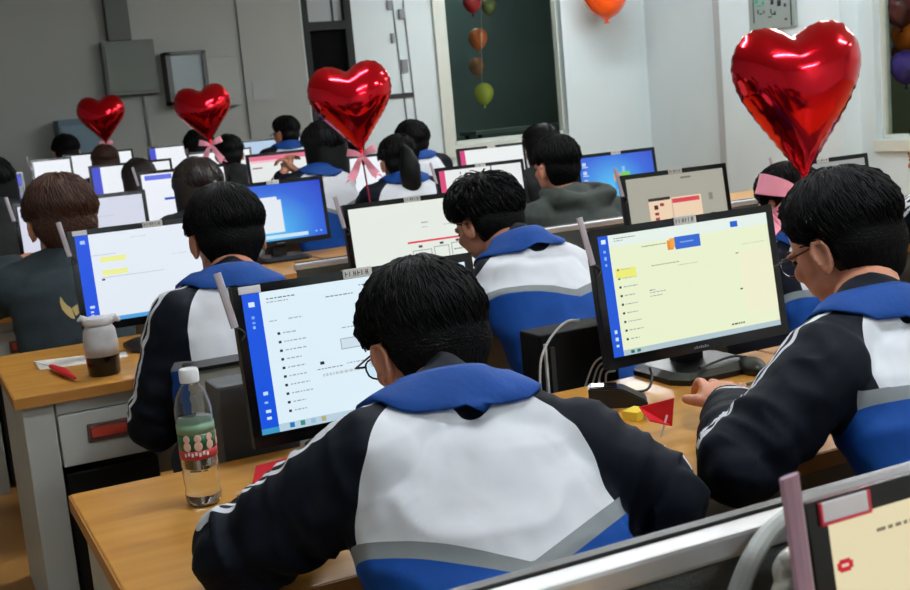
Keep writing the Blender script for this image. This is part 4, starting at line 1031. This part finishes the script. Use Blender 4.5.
def heart_balloon(c, W, label, tip_px, tiltdeg=0, yaw=-25, seed=1, stick_to=None, bow_off=0, bs=1.0, zs=1.0, td=(.085, -.14)):
    """foil heart of width W centred at c, facing the aisle; ribbon bow and stick below the tip"""
    c = V(c); rnd = random.Random(seed)
    root = thing('heart_balloon', label, 'balloon', (c.x, c.y, c.z - W * .6), 'red foil heart balloons on sticks')
    M = Matrix.Rotation(math.radians(yaw), 3, 'Z') @ Matrix.Rotation(math.radians(tiltdeg), 3, 'Y')
    N, K = 120, 26
    out = HOUT
    mb = MB(); hw = W / 2
    ph = [rnd.uniform(0, 6.28) for _ in range(6)]
    def ptf(i, k, sgn):
        r = math.sin(k / K * PI / 2)
        x, z = out[i]
        # keep the centre toward the lobes
        cx, cz = 0, .10
        X = cx + (x - cx) * r; Z = cz + (z - cz) * r
        e = 1 - r
        th = .62 * puff(X, Z) * (.35 + .65 * (1 - r ** 6) ** .5)
        pk = math.exp(-((1 - r) / .08) ** 2) * (1 if Z > -.9 else .4)
        th += (.014 * pk * math.sin(i / N * 2 * PI * 34 + ph[0]) + .007 * math.exp(-((1 - r) / .2) ** 2) * math.sin(i / N * 2 * PI * 21 + ph[1]))
        if k == K: th = .008 + .010 * math.sin(i / N * 2 * PI * 34 + ph[0]) * sgn
        sc_ = 1 + .012 * math.sin(i / N * 2 * PI * 38 + ph[2]) * (k >= K - 1)
        if Z < .25: Z = .25 + (Z - .25) * zs
        return c + M @ V((X * hw * sc_, -sgn * th * hw, Z * hw * sc_))
    grids = []
    for sgn in (1, -1):
        cen = mb.bm.verts.new(ptf(0, 0, sgn)); prev = None
        for k in range(1, K + 1):
            ring = [mb.bm.verts.new(ptf(i, k, sgn)) for i in range(N)]
            for i in range(N):
                if prev is None: mb._f((cen, ring[i], ring[(i + 1) % N]))
                else: mb._f((prev[i], ring[i], ring[(i + 1) % N], prev[(i + 1) % N]))
            prev = ring
        grids.append(prev)
    for i in range(N): mb._f((grids[0][i], grids[0][(i + 1) % N], grids[1][(i + 1) % N], grids[1][i]))
    mb.build('foil_skin', FOIL, root, smooth=True)
    tip = c + M @ V((0, 0, (.25 - 1.69 * zs) * hw))
    dn = M @ V((0, 0, -1)); rx = M @ V((1, 0, 0)); fr = M @ V((0, -1, 0))
    MB().tube([tip - dn * .03 * W * 2, tip + dn * .03, tip + dn * .07], [.012, .010, .006], 10).build('neck', FOIL, root, smooth=True)
    # stick
    end = V(stick_to)
    MB().tube([tip + dn * .03, end], .004, 8).build('stick', STICKR, root)
    # bow: two loops and two forked tails
    k = W / .38 * bs; kn = tip + dn * .045 * k + fr * .012 + rx * bow_off
    mb = MB(); mb.ellip(kn, (.014 * k, .012 * k, .014 * k)); mb.build('bow_knot', PINK, root, smooth=True)
    for sg in (-1, 1):
        L = [kn, kn + (rx * sg * .035 + V((0, 0, .02)) + fr * .025) * k, kn + (rx * sg * .08 + V((0, 0, .035)) + fr * .02) * k, kn + (rx * sg * .095 + V((0, 0, .035)) - fr * .002) * k, kn + (rx * sg * .06 + V((0, 0, .02)) - fr * .022) * k, kn - fr * .006]
        MB().strip(spline(L, 6), V((0, 0, 1)) - rx * sg * .3, [.018 * k + .030 * k * math.sin(PI * q / 30) for q in range(31)], .0008).build('bow_loop', PINK, root, smooth=False)
        T = [kn, kn + (rx * sg * td[0] * .3 + V((0, 0, td[1] * .25)) + fr * .02) * k, kn + (rx * sg * td[0] * .6 + V((0, 0, td[1] * .62)) + fr * .008) * k, kn + (rx * sg * td[0] + V((0, 0, td[1])) + fr * .025) * k]
        pts = spline(T, 5); mb = MB(); mb.strip(pts, rx, [.022 * k + .042 * k * i / len(pts) for i in range(len(pts))], .0007)
        e = pts[-1]; d_ = (pts[-1] - pts[-3]).normalized()
        for q in (-1, 1):
            a, b = e + rx * q * .026 * k, e
            mb.skin([[mb.bm.verts.new(v + n_) for v, n_ in ((a, fr * .0007), (b, fr * .0007), (b, -fr * .0007), (a, -fr * .0007))], [mb.bm.verts.new(v + d_ * ll + n_) for v, ll, n_ in ((a, .035 * k, fr * .0007), (b, .004, fr * .0007), (b, .004, -fr * .0007), (a, .035 * k, -fr * .0007))]])
        mb.build('bow_tail', PINK, root)
    return root
heart_balloon(at(797, 84, 2.75), .372, 'largest red foil heart balloon, at the upper right above the right boy', None, -2, yaw=-30, seed=1, stick_to=(2.53, 2.85, .75), bow_off=-.02, bs=1.3, td=(.095, -.075))
heart_balloon(at(352, 103, 4.75), .355, 'red foil heart balloon in the middle, third from the left', None, -5, yaw=-22, seed=2, bs=.68, zs=.80, stick_to=(at(378, 240, 4.87).x, 4.87, .71))
heart_balloon(at(204, 112, 7.5), .355, 'red foil heart balloon second from the left, before the glass fronted cabinet', None, -5, yaw=-20, seed=3, bs=.8, zs=.74, stick_to=at(222, 168, 7.5))
heart_balloon(at(102, 118, 9.4), .36, 'smallest red foil heart balloon, farthest left', None, -2, yaw=-20, seed=4, bs=.55, zs=.74, stick_to=at(113, 162, 9.4))
# ------------------------------------------------------------------ small things
# water bottle
b = atz(205, 503, DZ); b.z = DZ; H_ = .232
t = thing('water_bottle', 'clear plastic water bottle with white cap and green red label on the near desk', 'bottle', b)
BK = 1.12
prof = [(.006, .004), (.024, 0), (.029, .006), (.0305, .02), (.029, .03), (.0305, .042), (.0305, .06), (.029, .064), (.0305, .068), (.0305, .135), (.0315, .150), (.031, .165), (.026, .185), (.018, .2), (.0135, .206), (.013, .218)]
inn = [(r - .0012 if r > .008 else .002, h + .0012) for r, h in prof][::-1]
MB().lathe(b, prof + inn, 32).build('bottle_body', GLASS, t, smooth=True)
MB().lathe(b, [(.002, .0055)] + [(r - .0016, h + .0002) for r, h in prof[2:12] if h > .005 and h < .15] + [(.029, .148), (.002, .148)], 28).build('water', WATER, t, smooth=True)
MB().lathe(b + V((0, 0, .209)), [(.002, 0), (.0155, 0), (.0162, .003), (.0162, .019), (.0145, .022), (.002, .022)], 30).build('cap', WHITE, t, smooth=True, ang=.6)
mb = MB(); 
mb.lathe(b, [(.0312, .083), (.0312, .098)], 32); 
la = mb.build('label_red_band', mat('label_red', (176, 40, 44), .4), t, smooth=True)
mb = MB(); mb.lathe(b, [(.0312, .098), (.0312, .1255)], 32); lg = mb.build('label_green_band', mat('label_green', (30, 84, 50), .4), t, smooth=True)
mb = MB(); mb.lathe(b, [(.0312, .1255), (.0312, .142)], 32); mb.build('label_top_band', mat('label_pale_green', (120, 156, 130), .4), t, smooth=True)
for k, a in enumerate((-2.35, -1.75, -1.1, -.4, .4, 1.3, 2.3)):
    n_ = V((math.cos(a), math.sin(a), 0)); R3 = Matrix((n_.cross(V((0, 0, 1))), n_, V((0, 0, 1)))).transposed()
    m_ = MB(); m_.ellip(b + n_ * .0312 + V((0, 0, .119)), (.0062, .0006, .0064), R3, 12, 8); m_.ellip(b + n_ * .0312 + V((0, 0, .106)), (.0070, .0006, .0080), R3, 12, 8)
    m_.build('label_oval', mat('label_pink', (220, 176, 160), .5), lg, smooth=True)
m_ = MB()
for k in range(7):
    a = -2.5 + k * .2; n_ = V((math.cos(a), math.sin(a), 0)); s_ = n_.cross(V((0, 0, 1))); p = b + n_ * .0316 + V((0, 0, .089 + .002 * (k % 2)))
    m_.quad(p - s_ * .002, p + s_ * .002, p + s_ * .0015 + V((0, 0, .006)), p - s_ * .0018 + V((0, 0, .006)))
m_.build('label_text', WHITE, la)
m_ = MB()
for a0, a1, z in ((-2.35, -1.75, .064), (-1.65, -1.4, .0635)):
    pts = [b + V((math.cos(a0 + (a1 - a0) * i / 5) * .0306, math.sin(a0 + (a1 - a0) * i / 5) * .0306, z)) for i in range(6)]
    m_.tube(pts, .0011, 6)
m_.build('date_print', DARKG, t)
for o_ in t.children_recursive:
    o_.data.transform(Matrix.Scale(1.04, 4))
# tumbler cup
c = atz(105, 374, DZ); c.z = DZ
t = thing('tumbler', 'tapered tumbler, white above and black below, on the left desk', 'cup', c)
MB().lathe(c, [(.001, 0), (.040, 0), (.043, .004), (.0455, .055)], 32).build('black_base', BLACKG, t, smooth=True, ang=.8)
MB().lathe(c, [(.0455, .055), (.047, .085), (.043, .125), (.034, .140)], 32).build('white_body', mat('cup_white', (196, 196, 198), .35, noisecol=(170, 170, 174), nscale=30), t, smooth=True)
MB().lathe(c + V((0, 0, .138)), [(.036, 0), (.041, .006), (.043, .014), (.038, .022), (.001, .024)], 32).build('lid', mat('cup_lid', (202, 202, 204), .35), t, smooth=True, ang=.9)
d = at(120, 328, c.y) - V((c.x, c.y, DZ)); 
MB().tube([c + V((.03, -.01, .15)), c + V((.045, -.01, .155)), c + V((.052, -.01, .148))], [.012, .012, .007], 12, True).build('spout', MATS['cup_lid'], t, smooth=True)
MB().tube([c + V((-.03, -.01, .155)), c + V((-.046, -.01, .165)), c + V((-.052, -.01, .160))], [.011, .009, .004], 12, True).build('lid_tab', MATS['cup_lid'], t, smooth=True)
# papers
def sheet(corners, z, label, name, cat, m, th=.001):
    mb = MB(); pts = [atz(x, y, z) for x, y in corners]
    a = [mb.bm.verts.new(V((p.x, p.y, z))) for p in pts]; b_ = [mb.bm.verts.new(V((p.x, p.y, z + th))) for p in pts]
    mb.skin([a, b_]); return tag(mb.build(name, m), label, cat)
PAP = mat('paper_white', (222, 220, 214), .8)
sheet(((34, 362), (92, 355), (126, 352), (128, 357), (88, 364), (40, 370)), DZ, 'white paper lying on the left desk behind the tumbler', 'paper', 'paper', PAP, .002)
# red folded paper flag left desk
p = atz(52, 370, DZ); q = atz(76, 382, DZ)
t = thing('paper_flag', 'red rolled paper flag lying on the left desk', 'flag', (p.x, p.y, DZ))
MB().tube([V((p.x, p.y, DZ + .011)), V(((p.x + q.x) / 2, (p.y + q.y) / 2, DZ + .013)), V((q.x, q.y, DZ + .011))], [.008, .013, .004], 10, True, flat=.8).build('flag_paper', RED, t, smooth=True)
r_ = atz(34, 364, DZ); MB().tube([V((p.x, p.y, DZ + .012)), V((r_.x, r_.y, DZ + .006))], .002, 6).build('stick', WHITE, t)
# red flag by bottle
t = thing('paper_flag', 'red triangular paper flag between the bottle and the near boy\'s sleeve', 'flag', atz(272, 485, DZ))
def tri(mb, ps, th):
    n_ = (ps[1] - ps[0]).cross(ps[2] - ps[0]).normalized() * th
    mb.skin([[mb.bm.verts.new(v - n_) for v in ps], [mb.bm.verts.new(v + n_) for v in ps]])
mb = MB(); A = [atz(252, 486, DZ + .004), atz(256, 466, DZ + .03), atz(318, 450, DZ + .045), atz(322, 470, DZ + .004)]
tri(mb, A[:3], .0007); tri(mb, [A[0], A[2], A[3]], .0007); mb.build('flag_paper', RED, t)
MB().tube([atz(236, 494, DZ + .004), atz(292, 470, DZ + .035)], .0018, 6).build('stick', mat('stick_white', (226, 214, 200), .5), t)
# red flag by keyboard of right boy
t = thing('paper_flag', 'red folded paper flag on a white stick by the right boy\'s hand', 'flag', atz(660, 430, DZ))
k = atz(661, 437, DZ); yy = k.y
P = lambda x, y, dy=0: at(x, y, yy + dy)
mb = MB(); tri(mb, [P(639, 407, .02), P(674, 398, -.01), P(672, 426, .0)], .0008); tri(mb, [P(639, 407, .02), P(672, 426, 0), P(650, 421, -.02)], .0008); tri(mb, [P(655, 405, .02), P(674, 398, .02), P(672, 426, .0)], .0008)
mb.build('flag_paper', RED, t)
MB().tube([V((k.x, k.y, DZ)), P(667, 415, 0)], .0022, 6).build('stick', WHITE, t)
# yellow box / tape
p = atz(636, 418, DZ)
t = thing('yellow_note_block', 'small yellow block beside the red flag on the near desk', 'note pad', p)
MB().box((p.x - .022, p.y - .018, DZ), (p.x + .022, p.y + .018, DZ + .018), rot=Matrix.Rotation(.4, 3, 'Z'), bev=.001).build('pad', mat('yellow_paper', (226, 200, 60), .6), t)
MB().box((p.x + .006, p.y - .028, DZ), (p.x + .026, p.y - .0185, DZ + .022), bev=.002).build('clear_wrap', mat('pale_wrap', (200, 214, 206), .3), t)
# black wedge device
a, b_ = atz(602, 402, DZ), atz(640, 408, DZ)
c = (a + b_) / 2; c.z = DZ; ang = math.atan2(-.28, .3)
t = thing('phone_stand', 'black wedge shaped plastic device on the desk left of the yellow monitor stand', 'device', c)
Rz = Matrix.Rotation(-.55, 3, 'Z')
mb = MB(); rr = []
for u, z in ((-.065, .045), (.005, .04), (.055, .012)):
    rr.append([mb.bm.verts.new(c + Rz @ V((u, w_, zz))) for w_, zz in ((-.028, 0), (.028, 0), (.026, z), (-.026, z))])
mb.skin(rr); bmesh.ops.bevel(mb.bm, geom=mb.bm.edges[:], offset=.003, segments=2, affect='EDGES'); mb.build('body', BLACK, t)
MB().box(c + V((-.06, -.018, .0415)), c + V((-.005, .018, .0455)), rot=Rz, piv=c, bev=.001).build('top_plate', BLACKG, t)
# cables and mouse under right monitor
mb = MB(); pts = [atz(700, 368, DZ + .03), atz(735, 356, DZ + .03), atz(760, 364, DZ + .01), atz(762, 378, DZ + .004), atz(735, 388, DZ + .004)]
wire(mb, pts, .003); tag(mb.build('monitor_cable', BLACK), 'black cable looping over the desk under the yellow page monitor', 'cable')
mb = MB(); wire(mb, [at(650, 368, 2.12), at(652, 378, 2.10), atz(646, 390, DZ + .004), atz(622, 392, DZ + .004)], .003); tag(mb.build('power_cable', BLACK), 'short black cable hanging at the lower left of the yellow page monitor', 'cable')
# keyboards
def keyboard(c, w, yaw, label):
    t = thing('keyboard', label, 'keyboard', c, 'keyboards on the desks'); R3 = Matrix.Rotation(yaw, 3, 'Z')
    mb = MB(); mb.box(V(c) + V((-w / 2, -.065, 0)), V(c) + V((w / 2, .065, .016)), rot=R3, piv=c, bev=.003); mb.build('case', BLACK, t)
    mb = MB()
    for r in range(5):
        for q in range(14): mb.box(V(c) + V((-w / 2 + .012 + q * (w - .024) / 14, -.055 + r * .022, .016)), V(c) + V((-w / 2 + .012 + (q + .85) * (w - .024) / 14, -.055 + r * .022 + .018, .021)), rot=R3, piv=c)
    mb.build('keys', DARKG, t); return t
keyboard((.72, 1.80, DZ), .30, 0, 'black keyboard on the near desk under the boy in the middle\'s hands')
p = atz(752, 372, DZ); t = thing('computer_mouse', 'black mouse on the desk beyond the right boy\'s hand', 'mouse', p)
MB().ellip(V((p.x, p.y, DZ + .012)), (.03, .052, .022), Matrix.Rotation(-.3, 3, 'Z'), 20, 12).build('shell', BLACK, t, smooth=True)
MB().tube([V((p.x, p.y + .02, DZ + .031)), V((p.x, p.y + .035, DZ + .028))], .004, 8, True).build('wheel', DARKG, t)
# computer towers
def tower(lo, hi, label, m, front=True):
    lo = V(lo); hi = V(hi)
    t = thing('computer_tower', label, 'computer', ((lo.x + hi.x) / 2, (lo.y + hi.y) / 2, lo.z), 'computer towers')
    MB().box(lo, hi, bev=.006).build('case', m, t)
    return t
# low shelf behind the near desks that carries the towers
t = thing('equipment_shelf', 'low grey shelf behind the near desks carrying computer towers', 'shelf', (1.3, 2.42, 0))
MB().box((.40, 2.27, .36), (3.4, 2.50, .385), bev=.003).build('shelf_board', GREYM, t)
for x in (.42, 1.3, 2.4, 3.36):
    MB().box((x, 2.28, 0), (x + .03, 2.49, .36)).build('support', GREYM, t)
a = at(216, 388, 2.28); b_ = at(262, 455, 2.28)
tower((a.x - .0, 2.28, .385), (a.x + .16, 2.38, a.z), 'dark grey computer tower left of the near boy\'s monitor', mat('tower_grey', (66, 68, 70), .5))
a2 = at(198, 372, 2.52)
t = tower((a2.x - .01, 2.53, .0), (a2.x + .26, 2.60, a2.z), 'pale grey upright panel behind the dark grey tower', mat('tower_pale', (150, 150, 142), .5)); t.name = 'desk_screen_panel'; t['category'] = 'panel'; del t['group']
MB().box((a2.x - .015, 2.525, a2.z), (a2.x + .265, 2.605, a2.z + .008)).build('dark_trim', BLACK, t)
a = at(540, 336, 2.30)
t = tower((a.x, 2.30, .385), (a.x + .205, 2.40, a.z), 'black computer tower with white cables between spiky boy and yellow monitor', mat('tower_black', (8, 8, 9), .8, spec=.2))
WC = mat('white_cable', (206, 208, 210), .5)
MB().box((a.x + .006, 2.292, .42), (a.x + .011, 2.2995, a.z - .02)).build('edge_line', WC, t)
MB().box((a.x + .02, 2.293, .44), (a.x + .032, 2.2995, a.z - .03)).build('vent_strip', DARKG, t)
def cab(pp, y, label, r=.0028):
    mb = MB(); wire(mb, [at(x, yy_, y + dy) for x, yy_, dy in pp], r); tag(mb.build('white_cable', WC), label, 'cable', None)
cab(((579, 320, 0), (566, 322, -.01), (552, 336, -.01), (542, 356, -.01), (540, 378, -.01), (541, 392, 0)), 2.28, 'white cable arching over the black tower\'s left front')
for k, (x0, y0, x1, y1) in enumerate(((613, 352, 586, 384), (614, 358, 592, 386), (614, 364, 598, 388), (615, 371, 606, 388))):
    cab(((x0, y0, 0), ((x0 + x1) / 2 - 4, (y0 + y1) / 2 - 6, -.01), (x1, y1, -.01), (x1 - 2, y1 + 8, 0)), 2.27, 'white cable beside the yellow monitor, %s of four in the bundle' % ('topmost', 'second from top', 'third from top', 'lowest')[k], .0022)
# second row: white keyboards / towers behind partitions, seen as pale strips
tower((1.30, 4.2, 0), (1.48, 4.62, .66), 'grey computer tower on the floor behind the second row partition', mat('tower_mid', (120, 122, 120), .5))
# crumpled clear bag in the corner
mb = MB(); c = at(784, 585, .70)
for k in range(9):
    mb.ellip(c + V((random.uniform(-.012, .012), random.uniform(-.01, .01), random.uniform(-.03, .02))), (random.uniform(.008, .014), .01, random.uniform(.01, .018)), Matrix.Rotation(random.uniform(0, 3), 3, 'Y'), 10, 8)
tag(link_mesh('plastic_bag', fuse(mb, .003, 1), [mat('bag_plastic', (206, 208, 206), .25, spec=.8, bump=.4, bscale=120)], None), 'crumpled whitish plastic bag beside the foreground monitor\'s holder', 'plastic bag')
# ------------------------------------------------------------------ world
w = bpy.data.worlds.new('world'); sc.world = w; w.use_nodes = True
w.node_tree.nodes['Background'].inputs[0].default_value = (.5, .55, .6, 1); w.node_tree.nodes['Background'].inputs[1].default_value = .32
sc.view_settings.view_transform = 'Standard'; sc.view_settings.look = 'None'; sc.view_settings.gamma = 1; sc.view_settings.exposure = 0
